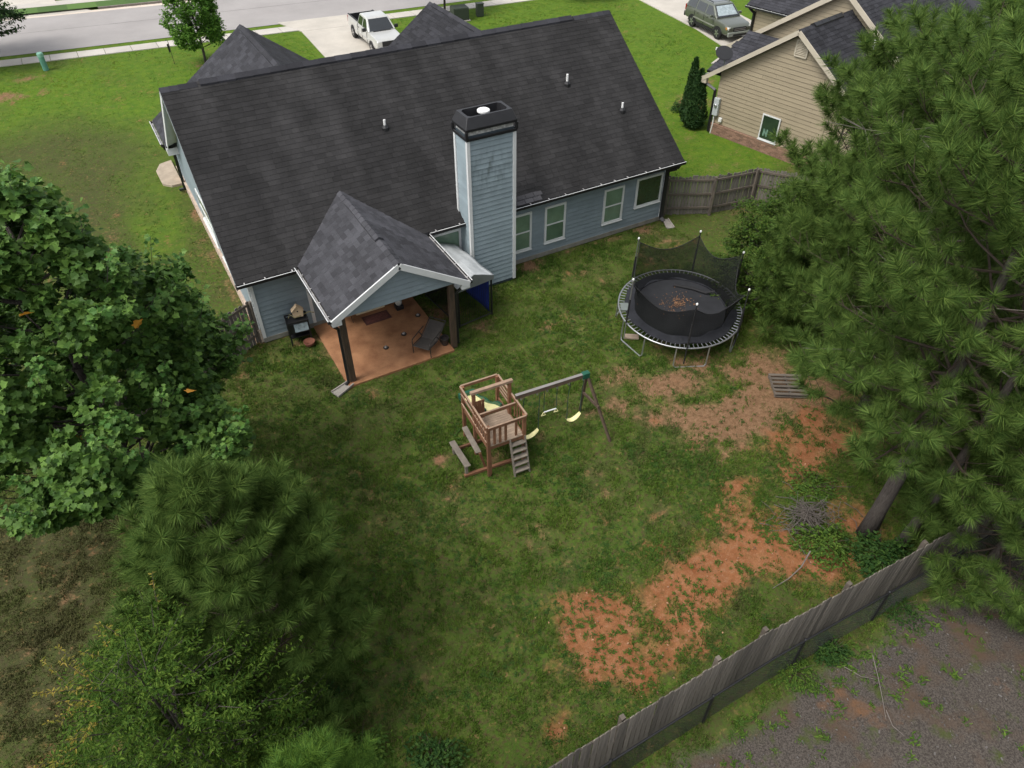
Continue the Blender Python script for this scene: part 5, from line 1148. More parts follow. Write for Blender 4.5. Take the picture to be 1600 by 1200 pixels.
MB().box((-2.38, 0, .58), (.16, 1.8, .3)).build('rear_bumper', BLACKP, SV, bevel=.05)
# ------------------------------------------------------------------ small things in the front lawns
ped = thing('utility_pedestal', 'green round topped utility pedestal beside the sidewalk', 'pedestal', (-4.47, 33.4, 0))
PEDG = M('pedestal_green', (.10, .26, .19), .55, .1, 5)
MB().lathe([(.17, 0), (.165, .82)], (0, 0, 0), 16).build('body', PEDG, ped, smooth=False); MB().lathe([(.185, .80), (.185, .98), (.15, 1.04), (.03, 1.06)], (0, 0, 0), 16).build('cap', M('pedestal_cap', (.20, .40, .31), .5, .1, 5), ped); MB().box((0, -.165, .45), (.14, .02, .3)).build('door', PEDG, ped)
BOXG = M('dull_green_enamel', (.035, .045, .032), .5, .1, 4)
tf = thing('transformer_box', 'large dull green transformer box on the lawn beyond the garage', 'utility box', (22.6, 30.1, 0), R(-8))
MB().box((0, 0, .45), (1.15, .95, .9)).build('cabinet', BOXG, tf, bevel=.03); MB().box((0, -.48, .5), (1.0, .03, .7)).build('door', BOXG, tf, bevel=.01); MB().box((0, 0, .03), (1.3, 1.1, .06)).build('pad', CONC, tf)
tf = thing('telecom_box', 'narrow dark green utility cabinet right of the larger box', 'utility box', (24.3, 30.2, 0), R(-8))
MB().box((0, 0, .42), (.5, .42, .84)).build('cabinet', BOXG, tf, bevel=.02); MB().box((0, 0, .87), (.56, .48, .06)).build('lid', BOXG, tf, bevel=.02)
hk = thing('shepherd_hook', 'thin black shepherd hook with a small flag on the front lawn', 'garden hook', (2.7, 30.6, 0))
MB().tube([(0, 0, 0), (0, 0, 1.25), (-.03, 0, 1.4), (-.1, 0, 1.47), (-.16, 0, 1.42)], .016, 6).build('pole', BLACKM, hk); MB().slab([(-.02, -.01, .75), (-.02, -.01, 1.25), (-.14, -.06, 1.22), (-.12, -.05, .72)], (0, .008, 0)).build('flag', M('dark_flag', (.05, .055, .05), .7), hk)
#@@TREES
# ------------------------------------------------------------------ trees
BARK = M('grey_brown_bark', (.040, .032, .027), .9, .35, 6, col2=(.105, .09, .078), stretch=(6, 6, 1.2), bump=.7, bscale=9)
TWIG = M('grey_dead_twig', (.17, .148, .13), .85, .25, 6)
TWIGB = M('brown_twig', (.055, .040, .028), .85, .25, 6)
NEEDLE = leafmat('pine_needle', (.056, .108, .023), (.160, .235, .052), .6, .28, .10)
NEEDLE2 = leafmat('young_pine_needle', (.05, .115, .018), (.15, .25, .035), .6, .28, .12)
def unit(v): return v/np.maximum(np.linalg.norm(v, axis=-1, keepdims=True), 1e-9)
def needles(P, D, size, K, ln, wd, rg):
    """tufts: shoot base P, direction D (unit), shoot length size; K needles each"""
    n = len(P); t = rg.uniform(0, 1, (n, K))**.8
    base = P[:, None]+D[:, None]*(t*size[:, None])[..., None]
    rnd = unit(rg.normal(0, 1, (n, K, 3))); rad = unit(rnd-D[:, None]*(rnd*D[:, None]).sum(-1, keepdims=True))
    fw = .35+.75*t[..., None]+rg.normal(0, .12, (n, K, 1))
    dr = unit(rad+D[:, None]*fw); L_ = ln*rg.uniform(.75, 1.1, (n, K))*(.8+.4*(size/size.mean()).clip(.6, 1.3))[:, None]
    tip = base+dr*L_[..., None]; tip[..., 2] -= .10*L_*rg.uniform(.3, 1.2, (n, K))
    sd_ = unit(np.cross(dr, unit(rg.normal(0, 1, (n, K, 3)))))*wd/2
    V = np.stack([base+sd_, base-sd_, tip], 2).reshape(-1, 3)
    return V, np.arange(len(V)).reshape(-1, 3)
def pine(label, base, h, crown_lo, rad, nbr, K, seed, lean=(0, 0), tr_r=.16, ln=.22, wd=.011, mat=NEEDLE, shape='round', name='pine_tree', shoot=.34, dead=0, group=None, prof=None, low_bare=0, tufts=9):
    rg = np.random.default_rng(seed); r_ = random.Random(seed)
    root = thing(name, label, 'pine tree', (base[0], base[1], 0), group=group)
    def axis_pt(z): t_ = z/h; return Vector((lean[0]*t_+.12*sin(t_*5+seed), lean[1]*t_+.10*cos(t_*4+seed)-.1*cos(seed), z))
    zs = [h*k/12 for k in range(13)]
    MB().tube([axis_pt(z)-Vector((0, 0, .1 if z == 0 else 0)) for z in zs], [tr_r*(1.25 if k == 0 else 1)*(1-.92*(k/12)**1.1)+.012 for k in range(13)], 9).build('trunk', BARK, root, smooth=True)
    P, D, S = [], [], []; bm_ = MB(); dm_ = []
    z = crown_lo; ang = r_.uniform(0, 6); k = 0
    while z < h-.15:
        f = (z-crown_lo)/(h-crown_lo)
        rr = rad*(prof(f) if prof else (math.sqrt(max(0, 1-(1.75*f-.62)**2/1.35)) if shape == 'round' else (1-f)**.75*.95+.06))
        nb = nbr if f < .8 else max(3, nbr-2)
        for b_ in range(nb):
            a_ = ang+2*pi*b_/nb+r_.uniform(-.35, .35); L_ = rr*r_.uniform(.72, 1.15); el = R(-6+38*f+r_.uniform(-8, 10))
            o = axis_pt(min(z+r_.uniform(-.12, .12), h)); hd_ = Vector((cos(a_), sin(a_), 0))
            pts = []
            for i in range(7):
                u = i/6; pts.append(o+hd_*(L_*u*cos(el))+Vector((0, 0, L_*u*sin(el)+.16*L_*u*u-.06*L_*sin(pi*u)))+Vector((r_.uniform(-1, 1), r_.uniform(-1, 1), r_.uniform(-1, 1)))*.025*L_*u)
            r0 = max(.010, tr_r*.22*(1-.7*f))*min(1.0, L_/1.5)
            bm_.tube(pts, [r0*(1-.8*i/6)+.004 for i in range(7)], 5, caps=False)
            nt_ = max(3, int(round(tufts*L_/rad+1)))
            for t_ in range(nt_):
                u = 1-(t_/nt_)**1.15*.66; i = min(5, int(u*6)); p = pts[i].lerp(pts[i+1], u*6-i) if t_ else pts[6]
                d0 = (pts[min(i+1, 6)]-pts[i]).normalized()
                if t_ == 0: d = d0
                else:
                    s = 1 if t_ % 2 else -1; sd__ = d0.cross(Vector((0, 0, 1))).normalized()*s
                    d = (d0*r_.uniform(.35, .9)+sd__*r_.uniform(.5, 1.0)+Vector((0, 0, r_.uniform(.15, .75)))).normalized()
                    ex = L_*(.06+.20*(1-u)+r_.uniform(0, .10)); q_ = p+d*ex; bm_.tube([p, p.lerp(q_, .6)+Vector((0, 0, -.02)), q_], [.009, .007, .005], 4, caps=False); p = q_
                d = (d+Vector((0, 0, .25))).normalized()
                P.append(p-d*.05); D.append(d); S.append(shoot*r_.uniform(.5, 1.3))
        z += (h-crown_lo)/(11 if h > 5 else 8)*(1-.25*f)*r_.uniform(.85, 1.15); ang += .9; k += 1
    top = axis_pt(h)
    for d in ((0, 0, 1), (.5, .2, .8), (-.4, .4, .8), (-.1, -.5, .8)): P.append(top-Vector((0, 0, .1))); D.append(Vector(d).normalized()); S.append(shoot)
    bm_.build('limb', TWIGB, root)
    V, F = needles(np.array([tuple(p) for p in P]), np.array([tuple(d) for d in D]), np.array(S), K, ln, wd, rg)
    cr = link('crown', fast_mesh('crown', V, F, mat), root); cr['kind'] = 'stuff'
    for i in range(dead):
        z = r_.uniform(max(.22*h, crown_lo*.6), h*.85); a_ = r_.uniform(0, 2*pi); L_ = rad*r_.uniform(.6, 1.12)*(1 if z < .65*h else .8); o = axis_pt(z); hd_ = Vector((cos(a_), sin(a_), r_.uniform(-.1, .25))).normalized()
        pts = [o+hd_*L_*u+Vector((r_.uniform(-1, 1), r_.uniform(-1, 1), r_.uniform(-1, .6)))*.07*L_*u for u in (0, .25, .5, .75, 1)]
        mb = MB().tube(pts, [.022, .018, .014, .010, .005], 5)
        for j in range(4): 
            q_ = pts[r_.choice((2, 3))]; mb.tube([q_, q_+Vector((r_.uniform(-1, 1), r_.uniform(-1, 1), r_.uniform(-.4, .5)))*L_*.3], [.008, .003], 4)
        mb.build('dead_branch', TWIG, root)
    return root
# the stand of pines along the right side
RK = dict(ln=.27, wd=.015, shoot=.42)
pine('tall pine whose thick trunk stands on bare clay inside the back fence', (11.75, -16.0), 12.0, 4.2, 3.0, 6, 160, 101, (.25, .3), .19, dead=5, tufts=10, **RK)
pine('tall pine with a thin leaning trunk against the inner face of the back fence', (12.0, -16.75), 11.6, 3.9, 2.8, 5, 160, 102, (.9, -.1), .13, dead=4, tufts=10, **RK)
pine('broad pine overhanging the pallet on the right of the yard', (15.65, -12.6), 10.8, 2.6, 3.3, 6, 160, 103, (-.2, .4), .17, dead=13, tufts=11, **RK)
pine('pine in front of the tan house whose crown covers its lower wall', (18.9, -8.5), 8.7, 1.7, 2.75, 6, 150, 104, (.2, .2), .15, dead=11, tufts=11, ln=.28, wd=.019, shoot=.44)
pine('low bushy pine reaching over the back fence onto the mulch lot', (13.5, -18.3), 5.6, .6, 2.35, 6, 165, 105, (.2, -.3), .11, dead=1, tufts=11, **RK)
pine('pine at the right edge behind the fence line', (19.2, -13.6), 11.5, 2.6, 3.4, 6, 90, 106, (0, .2), .17, dead=11, tufts=11, ln=.28, wd=.019, shoot=.44)
pine('pine growing behind the others next to the tan house roof', (22.8, -9.2), 10.5, 3.0, 3.2, 6, 70, 107, (.2, 0), .17, dead=9, tufts=10, ln=.3, wd=.026, shoot=.46)
pine('low young pine with boughs to the ground between the trampoline and the pallet', (16.9, -9.2), 5.4, .6, 2.1, 6, 120, 108, (0, .1), .09, dead=2, tufts=10, ln=.27, wd=.018, shoot=.42)
# left side
pine('bushy young pine in front of the broadleaf tree on the left', (-3.25, -12.3), 7.0, .5, 2.45, 7, 240, 111, (.15, -.2), .09, ln=.26, wd=.012, shoot=.42, tufts=13, prof=lambda f: (1-f**1.7)*.62+.38*math.sqrt(max(0, 1-f)))
pine('bright green pine sapling at the bottom edge below the young pine', (-2.75, -17.3), 6.7, 3.6, .85, 5, 150, 112, (0, 0), .05, ln=.17, wd=.007, mat=NEEDLE2, shape='cone', tufts=5, shoot=.40)

def lobed_leaf():
    half = [(.0, .02), (.10, .10), (.02, .34), (.16, .52), (.30, .34), (.42, .30), (.50, .42), (.62, .56), (.70, .30), (.86, .16), (1.0, .03)]
    half = [(.0, .0), (.12, .22), (.10, .46), (.34, .34), (.46, .52), (.66, .44), (.72, .24), (1.0, .0)]
    vs = [(x, y, abs(y)*.32-.10*x*x) for x, y in half]+[(x, -y, abs(y)*.32-.10*x*x) for x, y in half[1:-1][::-1]]
    mid = [(.45, 0, -.02)]; n = len(vs); vs = np.array(vs+mid); return vs, np.array([(i, (i+1) % n, n) for i in range(n)])
def oval_leaf(wd=.42):
    vs = np.array([(0, 0, 0), (.35, wd/2, .05), (.7, wd*.42, .03), (1, 0, -.08), (.7, -wd*.42, .03), (.35, -wd/2, .05)]); return vs, np.array([(0, 1, 2), (0, 2, 3), (0, 3, 4), (0, 4, 5)])
def place_leaves(P, N_, X_, size, tmpl):
    """P (n,3) leaf bases, N_ normals, X_ midrib directions, size (n,)"""
    tv, tf = tmpl; X_ = unit(X_-N_*(X_*N_).sum(-1, keepdims=True)); Y = np.cross(N_, X_)
    V = P[:, None]+(tv[None, :, 0:1]*X_[:, None]+tv[None, :, 1:2]*Y[:, None]+tv[None, :, 2:3]*N_[:, None])*size[:, None, None]
    F = tf[None]+(np.arange(len(P))*len(tv))[:, None, None]
    return V.reshape(-1, 3), F.reshape(-1, 3)
def crown_points(n, rg, z0, z1, prof, rad, lob, seed, shell=.5):
    """tip points of leafy twigs in an uneven crown"""
    out = []
    ph = rg.uniform(0, 6, 6)
    while len(out) < n:
        m = n*3; z = rg.uniform(0, 1, m); a_ = rg.uniform(0, 2*pi, m)
        rr = rad*np.array([prof(t_) for t_ in z])*(1+lob*(np.sin(3*a_+ph[0]+z*7)*.5+np.sin(5*a_+ph[1]-z*11)*.35+np.sin(2*a_+ph[2]+z*15)*.4))
        u = rg.uniform(0, 1, m); q_ = shell+(1-shell)*u**.6; keep = rg.uniform(0, 1, m) < (rr/rad)**1.0*.98+.02
        for zz, aa, r_, kq, k in zip(z, a_, rr, q_, keep):
            if k: out.append((r_*kq*cos(aa), r_*kq*sin(aa), z0+(z1-z0)*zz, kq))
            if len(out) >= n: break
    return np.array(out)
def broadleaf(name, label, cat, base, h, z0, rad, prof, ntw, per, lsize, mat, tmpl, seed, lob=.22, tr_r=.12, singles=0, nlimb=40, up=.55, spread=.24, stems=1, bark=BARK, group=None, leafname='leaf', droop=0., shell=.45, twig_mat=None, clump=0.0, shoots=0, shoot_mat=None):
    rg = np.random.default_rng(seed); r_ = random.Random(seed); root = thing(name, label, cat, (base[0], base[1], 0), group=group)
    tm = MB()
    for s in range(stems):
        ox, oy = (r_.uniform(-.15, .15), r_.uniform(-.15, .15)) if stems > 1 else (0, 0); lx, ly = (r_.uniform(-.3, .3)*rad, r_.uniform(-.3, .3)*rad) if stems > 1 else (0, 0)
        tm.tube([(ox+lx*k/8+.04*sin(k), oy+ly*k/8+.04*cos(k*1.3), h*.93*k/8-(.1 if k == 0 else 0)) for k in range(9)], [tr_r*(1-.9*(k/8))+.008 for k in range(9)], 8)
    tm.build('trunk', bark, root, smooth=True)
    T = crown_points(ntw, rg, z0, h, prof, rad, lob, seed, shell)
    C = T[:, :3]
    if clump: 
        seeds = C[rg.choice(len(C), max(8, int(len(C)*.09)), replace=False)]; d = ((C[:, None]-seeds[None])**2).sum(-1); j = d.argmin(1); C = C+(seeds[j]-C)*clump
    lb = MB(); ch_ = rg.choice(len(C), min(nlimb, len(C)), replace=False)
    for i in ch_:
        e = Vector(C[i]); hz = math.hypot(e.x, e.y); zb = max(.15*h, e.z-hz*r_.uniform(.5, .9)); b_ = Vector((0, 0, min(zb, h*.9))); m_ = b_.lerp(e, .55)+Vector((0, 0, -.05*hz))
        lb.tube([b_, m_, e], [tr_r*.28*(1-.6*b_.z/h)+.006, tr_r*.16+.004, .004], 5, caps=False)
    # leaves round each twig tip; the twig points outwards and up
    Dd = unit(np.stack([C[:, 0], C[:, 1], np.full(len(C), up)*np.hypot(C[:, 0], C[:, 1]).clip(.3)], -1)+rg.normal(0, .25, (len(C), 3)))
    tl = spread*rg.uniform(.7, 1.5, (len(C),))
    t_ = rg.uniform(0, 1, (len(C), per)); pos = C[:, None]+Dd[:, None]*((t_-.35)*tl[:, None]*2)[..., None]
    rn = unit(rg.normal(0, 1, (len(C), per, 3)))*np.array([1, 1, .45]); X_ = unit(Dd[:, None]*.45+rn); X_[..., 2] -= droop; X_ = unit(X_)
    pos = pos+X_*(lsize*.35)
    Nn = unit(np.array([0, 0, 1.0])+Dd[:, None]*.35+rg.normal(0, .58, (len(C), per, 3)))
    sz = lsize*rg.uniform(.6, 1.2, (len(C), per))*(.75+.35*(1-t_))
    P = pos.reshape(-1, 3); N_ = Nn.reshape(-1, 3); X_ = X_.reshape(-1, 3); sz = sz.ravel()
    if shoots:      # upright leader shoots standing out of the crown
        oi = np.argsort(-T[:, 3])[:len(T)//2]; eP, eN, eX, eS = [], [], [], []
        for i in rg.choice(oi, shoots, replace=False):
            d = unit(Dd[i]*.8+np.array([0, 0, .7])+rg.normal(0, .2, 3)); L_ = rg.uniform(.35, .95); b0 = C[i]; lb.tube([Vector(b0), Vector(b0+d*L_*.5), Vector(b0+d*L_)], [.010, .007, .003], 4, caps=False)
            for k in range(int(26*L_)+5):
                u = rg.uniform(.1, 1.0)**.8; x_ = unit(rg.normal(0, 1, 3)*np.array([1, 1, .4])+d*.5); p = b0+d*L_*u+x_*lsize*.4
                eP.append(p); eX.append(x_); eN.append(unit(np.array([0, 0, .9])+rg.normal(0, .5, 3))); eS.append(lsize*rg.uniform(.55, 1.05)*(1.1-.45*u))
        V, F = place_leaves(np.array(eP), np.array(eN), np.array(eX), np.array(eS), tmpl); yl = link('young_leaves', fast_mesh('young_leaves', V, F, shoot_mat or mat), root); yl['kind'] = 'stuff'
    for i in rg.choice(len(C), min(len(C), 500), replace=False):
        a_ = Vector(C[i]-Dd[i]*tl[i]*1.3); lb.tube([a_, Vector(C[i]+Dd[i]*tl[i])], [.007, .003], 4, caps=False)
    lb.build('limb', twig_mat or bark, root)
    if singles:
        wp = P+np.array([base[0], base[1], 0]); d = np.linalg.norm(wp-CAM, axis=1)-rg.uniform(0, 1.5, len(P)); o_ = np.argsort(d); sel = o_[:singles]; keep = np.ones(len(P), bool); keep[sel] = False
        me = fast_mesh('leaf', tmpl[0], tmpl[1], mat)
        for i in sel:
            n_ = N_[i]/np.linalg.norm(N_[i]); x_ = X_[i]-n_*(X_[i]@n_); x_ /= np.linalg.norm(x_); y_ = np.cross(n_, x_); s = sz[i]*1.08
            o = bpy.data.objects.new(leafname, me); COL.objects.link(o); o.parent = root
            o.matrix_local = Matrix(((x_[0]*s, y_[0]*s, n_[0]*s, P[i, 0]), (x_[1]*s, y_[1]*s, n_[1]*s, P[i, 1]), (x_[2]*s, y_[2]*s, n_[2]*s, P[i, 2]), (0, 0, 0, 1)))
        P, N_, X_, sz = P[keep], N_[keep], X_[keep], sz[keep]
    V, F = place_leaves(P, N_, X_, sz, tmpl)
    cr = link('crown', fast_mesh('crown', V, F, mat), root); cr['kind'] = 'stuff'
    return root, C, Dd
LOBED, OVAL, NARROW = lobed_leaf(), oval_leaf(.5), oval_leaf(.3)
LEAF_M = leafmat('maple_leaf', (.040, .094, .016), (.150, .265, .050), .55, .28, .22)
def cone_prof(t_): return (1-t_)**.75*.95*min(1, .45+t_*3.2)+.06
mp_, C_, D_ = broadleaf('maple_tree', 'large broadleaf tree with big lobed leaves filling the left edge', 'tree', (-4.5, -6.9), 10.0, 3.0, 3.6, cone_prof, 2300, 13, .19, LEAF_M, LOBED, 121, lob=.36, tr_r=.15, singles=285, nlimb=90, spread=.28, up=.75, clump=.42, shoots=250, shoot_mat=leafmat('young_maple_leaf', (.06, .15, .03), (.19, .32, .075), .5, .3, .22))
ORL = leafmat('orange_dead_leaf', (.45, .20, .02), (.55, .28, .04), .6, .2, .3); ol = fast_mesh('dead_leaf', LOBED[0], LOBED[1], ORL)
for i, px_ in enumerate(((46, 505, 7.6), (228, 523, 6.4), (310, 624, 5.0), (128, 697, 4.6), (30, 300, 10.0))):
    p = at(*px_[:2], px_[2])+(CAM-at(*px_[:2], px_[2]))*.10 if i < 4 else None
    if p is not None: inst('dead_leaf', ol, mp_, (p[0]+4.35, p[1]+7.2, p[2]), (random.uniform(-.6, .6), random.uniform(-.6, .6), random.uniform(0, 6)), (.24,)*3)
PRIV = leafmat('small_green_leaf', (.036, .082, .010), (.12, .19, .026), .62, .28, .12); YTIP = leafmat('yellow_tip_leaf', (.16, .17, .02), (.34, .25, .05), .6, .3, .25)
def dome(t_): return math.sqrt(max(0, 1-(1.25*t_-.25)**2))*.95+.03
pv_, C_, D_ = broadleaf('elm_tree', 'small leaved arching tree with yellowed shoot tips at the lower left', 'tree', (-4.55, -14.2), 5.8, .4, 2.05, dome, 1900, 24, .095, PRIV, NARROW, 131, lob=.28, tr_r=.045, nlimb=60, spread=.24, up=.75, stems=4, shell=.15, clump=.2)
# yellowed outer shoots of that tree
rg = np.random.default_rng(132); P = []; X_ = []; N_ = []; sz = []; tw_ = MB()
top_i = np.argsort(-(C_[:, 2]+np.hypot(C_[:, 0], C_[:, 1])*1.2-.5*C_[:, 0]))[:90]
for i in rg.choice(top_i, 34, replace=False):
    b_ = C_[i]; d = unit(D_[i]*1.0+np.array([0, 0, .25])+rg.normal(0, .2, 3)); L_ = rg.uniform(.45, .95); pts = [b_+d*L_*u+np.array([0, 0, -.25*L_*u*u]) for u in (0, .35, .7, 1)]
    tw_.tube([Vector(p) for p in pts], [.008, .006, .005, .003], 4, caps=False)
    for k in range(int(34*L_)):
        u = rg.uniform(.1, 1); p = b_+d*L_*u+np.array([0, 0, -.25*L_*u*u]); P.append(p); X_.append(unit(d*.4+rg.normal(0, .7, 3))); N_.append(unit(np.array([0, 0, 1])+rg.normal(0, .4, 3))); sz.append(rg.uniform(.05, .09))
V, F = place_leaves(np.array(P), np.array(N_), np.array(X_), np.array(sz), NARROW); o = link('yellow_shoots', fast_mesh('yellow_shoots', V, F, YTIP), pv_); o['kind'] = 'stuff'; tw_.build('shoot_stems', TWIGB, pv_, kind='stuff')
OAKL = leafmat('oak_leaf', (.036, .080, .012), (.11, .165, .028), .62, .28, .12)
broadleaf('oak_tree', 'small oak growing between the trampoline and the pines', 'tree', (16.75, -7.0), 4.7, .5, 1.8, dome, 1150, 26, .11, OAKL, OVAL, 141, lob=.3, tr_r=.09, nlimb=80, spread=.24, up=.4, stems=2, clump=.25)
broadleaf('oak_sapling', 'slim pale green sapling rising above the pines in front of the tan roof', 'tree', (21.6, -4.6), 8.0, 2.5, 1.2, lambda t_: (1-t_)*.85+.08, 260, 16, .11, leafmat('pale_oak_leaf', (.07, .12, .02), (.16, .20, .05), .5, .3, .3), NARROW, 142, lob=.4, tr_r=.06, nlimb=50, spread=.26, up=1.2, clump=.2)
FRONT = leafmat('street_tree_leaf', (.06, .15, .02), (.16, .30, .045), .6, .3, .15); DKLEAF = leafmat('dark_street_leaf', (.020, .050, .015), (.055, .105, .025), .6, .2, .15)
broadleaf('street_tree', 'young upright green tree on the front lawn left of the front gable', 'tree', (4.45, 29.7), 6.3, 1.2, 1.55, lambda t_: math.sqrt(max(0, 1-(1.5*t_-.5)**2))*.9+.08, 700, 26, .20, FRONT, OVAL, 151, lob=.2, tr_r=.08, nlimb=40, spread=.26, up=1.0, clump=.2)
broadleaf('street_tree', 'dark crowned tree at the top left corner by the street', 'tree', (-8.6, 36.9), 7.5, 1.6, 3.3, dome, 900, 26, .21, DKLEAF, OVAL, 152, lob=.35, tr_r=.13, nlimb=60, spread=.32, up=.2, clump=.4)
broadleaf('street_tree', 'street tree whose low crown hangs over the green utility boxes', 'tree', (22.3, 32.0), 6.5, 1.5, 1.75, dome, 700, 26, .20, DKLEAF, OVAL, 153, lob=.3, tr_r=.09, nlimb=40, spread=.28, up=.4, clump=.3)
broadleaf('street_tree', 'slender street tree cut by the top edge right of the roof ridge', 'tree', (33.2, 30.3), 6.0, 1.5, 1.5, dome, 500, 24, .2, FRONT, OVAL, 154, lob=.3, tr_r=.07, nlimb=40, spread=.28, up=.4, clump=.3)
# arborvitae: dense upright sprays
ARB = leafmat('arborvitae_spray', (.014, .042, .010), (.04, .085, .02), .65, .15, .2)
def arbor(label, x, y, h, rad, seed):
    rg = np.random.default_rng(seed); root = thing('arborvitae', label, 'evergreen shrub', (x, y, 0), group='arborvitae at the tan house corner')
    MB().tube([(0, 0, -.05), (0, 0, h*.8)], [.06, .02], 6).build('trunk', TWIGB, root)
    n = 5200; t_ = rg.uniform(0, 1, n)**1.25; a_ = rg.uniform(0, 2*pi, n); rr = rad*np.minimum(1, .55+t_*3)*(1-t_)**.72*(1+.10*np.sin(a_*5+t_*20)+rg.normal(0, .06, n))*rg.uniform(.72, 1, n)+.03
    P = np.stack([rr*np.cos(a_), rr*np.sin(a_), .05+t_*h*.96], -1); o_ = np.stack([np.cos(a_), np.sin(a_), np.full(n, 1.3)], -1)
    V, F = place_leaves(P, unit(np.stack([np.cos(a_), np.sin(a_), rg.uniform(-.3, .8, n)], -1)+rg.normal(0, .45, (n, 3))), unit(o_+rg.normal(0, .3, (n, 3))), rg.uniform(.10, .20, n), NARROW)
    o = link('foliage', fast_mesh('foliage', V, F, ARB), root); o['kind'] = 'stuff'
arbor('front wide dark arborvitae by the tan house downspout', 25.0, 6.95, 3.0, .68, 161); arbor('taller thin arborvitae behind the wide one', 25.25, 7.75, 3.3, .45, 162)
# brush pile, sticks, weeds
br = MB(); r_ = random.Random(8)
for i in range(150):
    a_ = r_.uniform(0, 2*pi); rr = abs(r_.gauss(0, .5)); c = Vector((rr*cos(a_)*1.1, rr*sin(a_)*.8, max(.05, .36*math.exp(-(rr/.6)**2)*r_.uniform(.2, 1.1)))); d = Vector((r_.gauss(0, 1), r_.gauss(0, 1), r_.gauss(0, .22))).normalized(); L_ = r_.uniform(.15, .5); bow = Vector((r_.uniform(-1, 1), r_.uniform(-1, 1), r_.uniform(0, 1)))*.09
    br.tube([c-d*L_, c+bow, c+d*L_], [r_.uniform(.006, .013), .009, .004], 4)
bp = thing('brush_pile', 'tangled heap of grey cut branches on the clay beside the pine trunks', 'brush pile', (10.75, -14.9, 0)); br.build('branches', M('brush_twig', (.105, .09, .078), .85, .3, 6), bp, kind='stuff')
def stick(label, pts, r0, mat=TWIG): return tag(MB().tube(pts, [r0*(1-.6*i/(len(pts)-1)) for i in range(len(pts))], 5).build('stick', mat), label, 'stick')
def W3(px, py, z=.02): p = at(px, py); return (p[0], p[1], z)
stick('long pale stick lying on the clay below the brush pile', [W3(1262, 870, .25), W3(1250, 890, .12), W3(1232, 905, .03), W3(1207, 920, .02)], .02)
stick('thin pale dead branch lying across the mulch lot', [W3(1363, 1024), W3(1371, 1060, .05), W3(1378, 1095, .05), W3(1384, 1125, .02)], .013)
stick('shorter thin twig crossing the dead branch on the mulch lot', [W3(1318, 1042), W3(1345, 1058, .03), W3(1368, 1062, .02)], .010); stick('forked twig at the lower end of the dead branch on the mulch', [W3(1384, 1110), W3(1394, 1135, .03), W3(1412, 1150, .02)], .012)
WEED = leafmat('weed_leaf', (.045, .095, .016), (.12, .19, .03), .65, .25, .12); WEEDD = leafmat('dark_weed_leaf', (.022, .060, .014), (.06, .115, .022), .65, .25, .12)
def bush(name, label, px, py, h, rad, n, ls, mat, tm, seed, group=None, cat='shrub'):
    rg = np.random.default_rng(seed); p = at(px, py); root = thing(name, label, cat, (p[0], p[1], 0), group=group)
    st = MB()
    for k in range(7): a_ = rg.uniform(0, 2*pi); st.tube([(0, 0, -.03), (rad*.4*cos(a_), rad*.4*sin(a_), h*.6), (rad*.75*cos(a_), rad*.75*sin(a_), h*rg.uniform(.6, 1))], [.012, .008, .004], 4)
    st.build('stem', TWIGB, root)
    u = unit(rg.normal(0, 1, (n, 3))); u[:, 2] = np.abs(u[:, 2]); q_ = rg.uniform(.35, 1, n)**.7*(1+.25*np.sin(3*np.arctan2(u[:, 1], u[:, 0])+seed)); P = u*q_[:, None]*np.array([rad, rad, h])
    V, F = place_leaves(P, unit(np.array([0, 0, 1.])+u*.4+rg.normal(0, .4, (n, 3))), unit(u+rg.normal(0, .6, (n, 3))), ls*rg.uniform(.6, 1.2, n), tm); o = link('foliage', fast_mesh('foliage', V, F, mat), root); o['kind'] = 'stuff'
bush('shrub', 'leafy green weeds growing below the brush pile', 1285, 855, .55, .75, 1100, .10, WEED, OVAL, 171)
bush('shrub', 'dark green shrub between the two pine trunks and the fence', 1372, 880, .8, .7, 1300, .12, WEEDD, OVAL, 172)
bush('shrub', 'low patch of weeds on the clay above the brush pile', 1268, 762, .25, .8, 900, .08, WEED, OVAL, 173)
bush('shrub', 'rounded dark weed at the outer foot of the chain-link fence', 1295, 1020, .42, .36, 600, .12, WEEDD, NARROW, 174)
bush('shrub', 'wispy green weeds along the chain-link fence left of the dark weed', 1240, 1050, .30, .55, 700, .09, WEED, NARROW, 175)
bush('shrub', 'grassy weed clump against the chain-link fence near the hanging pine boughs', 1400, 950, .3, .6, 700, .09, WEEDD, NARROW, 176)
bush('shrub', 'bluish leafy weeds at the bottom edge inside the fence corner', 565, 1185, .7, .6, 900, .10, WEED, OVAL, 177); bush('shrub', 'leafy weeds at the bottom edge nearer the fence end', 680, 1195, .6, .6, 800, .10, WEEDD, OVAL, 178)
bush('shrub', 'small shrub tucked at the foot of the arching tree', 505, 1090, .9, .35, 500, .09, WEEDD, OVAL, 179); bush('shrub', 'small weedy shrub beside the arborvitae', 1060, 172, .5, .45, 400, .12, WEEDD, OVAL, 180)
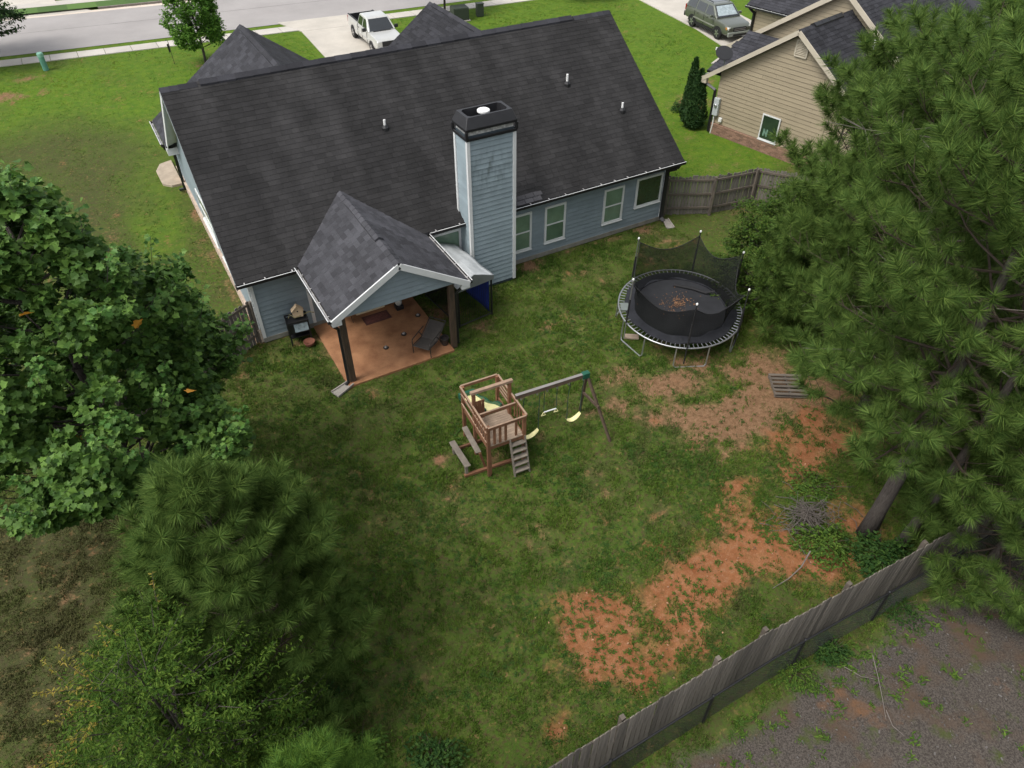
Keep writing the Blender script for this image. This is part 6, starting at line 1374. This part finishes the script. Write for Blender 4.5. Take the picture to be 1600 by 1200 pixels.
# weed tufts of the mulch lot and coarse clumps in the yard
def tufts(n, fn, seed, size, mat, name, label):
    rg = np.random.default_rng(seed); P, X_, N_, S = [], [], [], []
    c = 0
    while c < n:
        p = fn(rg)
        if p is None: continue
        c += 1; k = rg.integers(10, 26); s = size*rg.uniform(.5, 1.3)
        for _ in range(k):
            a_ = rg.uniform(0, 2*pi); P.append((p[0]+rg.normal(0, s*.5), p[1]+rg.normal(0, s*.5), -.02+rg.uniform(0, s*.3))); X_.append((cos(a_), sin(a_), rg.uniform(.2, 1.2))); N_.append((rg.normal(0, .4), rg.normal(0, .4), 1)); S.append(s*rg.uniform(.6, 1.3))
    V, F = place_leaves(np.array(P), unit(np.array(N_)), unit(np.array(X_, float)), np.array(S), NARROW); tag(link(name, fast_mesh(name, V, F, mat)), label, 'weeds', kind='stuff')
def lot(rg):
    p = (rg.uniform(3, 17), rg.uniform(-23, -18.1)); d = -18.1-p[1]
    return p if rg.random() < (.9*math.exp(-d/.45)+.16)*(.3+1.4*fbm(np.array([p[0]]), np.array([p[1]]), 1.6, 2, 50)[0]**2) else None
tufts(330, lot, 181, .10, WEED, 'weeds', 'green weed tufts scattered over the dark mulch lot')
def yardw(rg):
    p = (rg.uniform(-7, 13), rg.uniform(-17.2, -.3))
    if 1.6 < p[0] < 5.8 and p[1] > -3.9: return None
    c = masks(np.array([p[0]]), np.array([p[1]])); f = fbm(np.array([p[0]]), np.array([p[1]]), 1.3, 3, 60)[0]
    return p if rg.random() < sstep(.45, .7, f)*(1-.75*max(c[0][0], c[1][0])) else None
def clayw(rg):
    e = CLAY[rg.integers(0, len(CLAY))]; p = (rg.normal(e[0], e[2]*.9), rg.normal(e[1], e[3]*.9))
    return p if -17.1 < p[1] < 0 and rg.random() < .25+sstep(.45, .6, fbm(np.array([p[0]]), np.array([p[1]]), .5, 2, 64)[0]) else None
tufts(1150, clayw, 183, .055, WEED, 'weeds', 'small green weed tufts poking through the bare clay')
tufts(3200, yardw, 182, .055, leafmat('clover_leaf', (.035, .085, .016), (.075, .14, .022), .7, .25, .2), 'weeds', 'broad leaved weeds and clover through the back lawn')
# wood chips and pale stones on the mulch and clay
cm = MB(); r_ = random.Random(31)
for i in range(1500):
    x, y = r_.uniform(2, 17), r_.uniform(-24, -18.3); s = r_.choice((.012, .015, .018, .022, .03)); cm.box((x, y, -.025+r_.uniform(0, .02)), (s*r_.uniform(1, 2.6), s, s*.5), rz=r_.uniform(0, 3), rx=r_.uniform(-.3, .3))
tag(cm.build('gravel', M('pale_chip', (.085, .078, .073), .9, .3, 8, ivar=.6)), 'grey gravel and bark chips over the lot behind the fence', 'gravel', kind='stuff')
cm = MB()
for i in range(110):
    e = r_.choice(CLAY[:12]); x, y = r_.gauss(e[0], e[2]*.7), r_.gauss(e[1], e[3]*.7)
    if y < -17.1: continue
    s = r_.uniform(.012, .035); cm.box((x, y, -.03), (s*1.4, s, s*.8), rz=r_.uniform(0, 3), rx=r_.uniform(-.4, .4))
tag(cm.build('pebbles', M('clay_pebble', (.30, .17, .10), .9, .25, 8, ivar=.5)), 'small pale pebbles scattered on the bare clay', 'pebbles', kind='stuff')
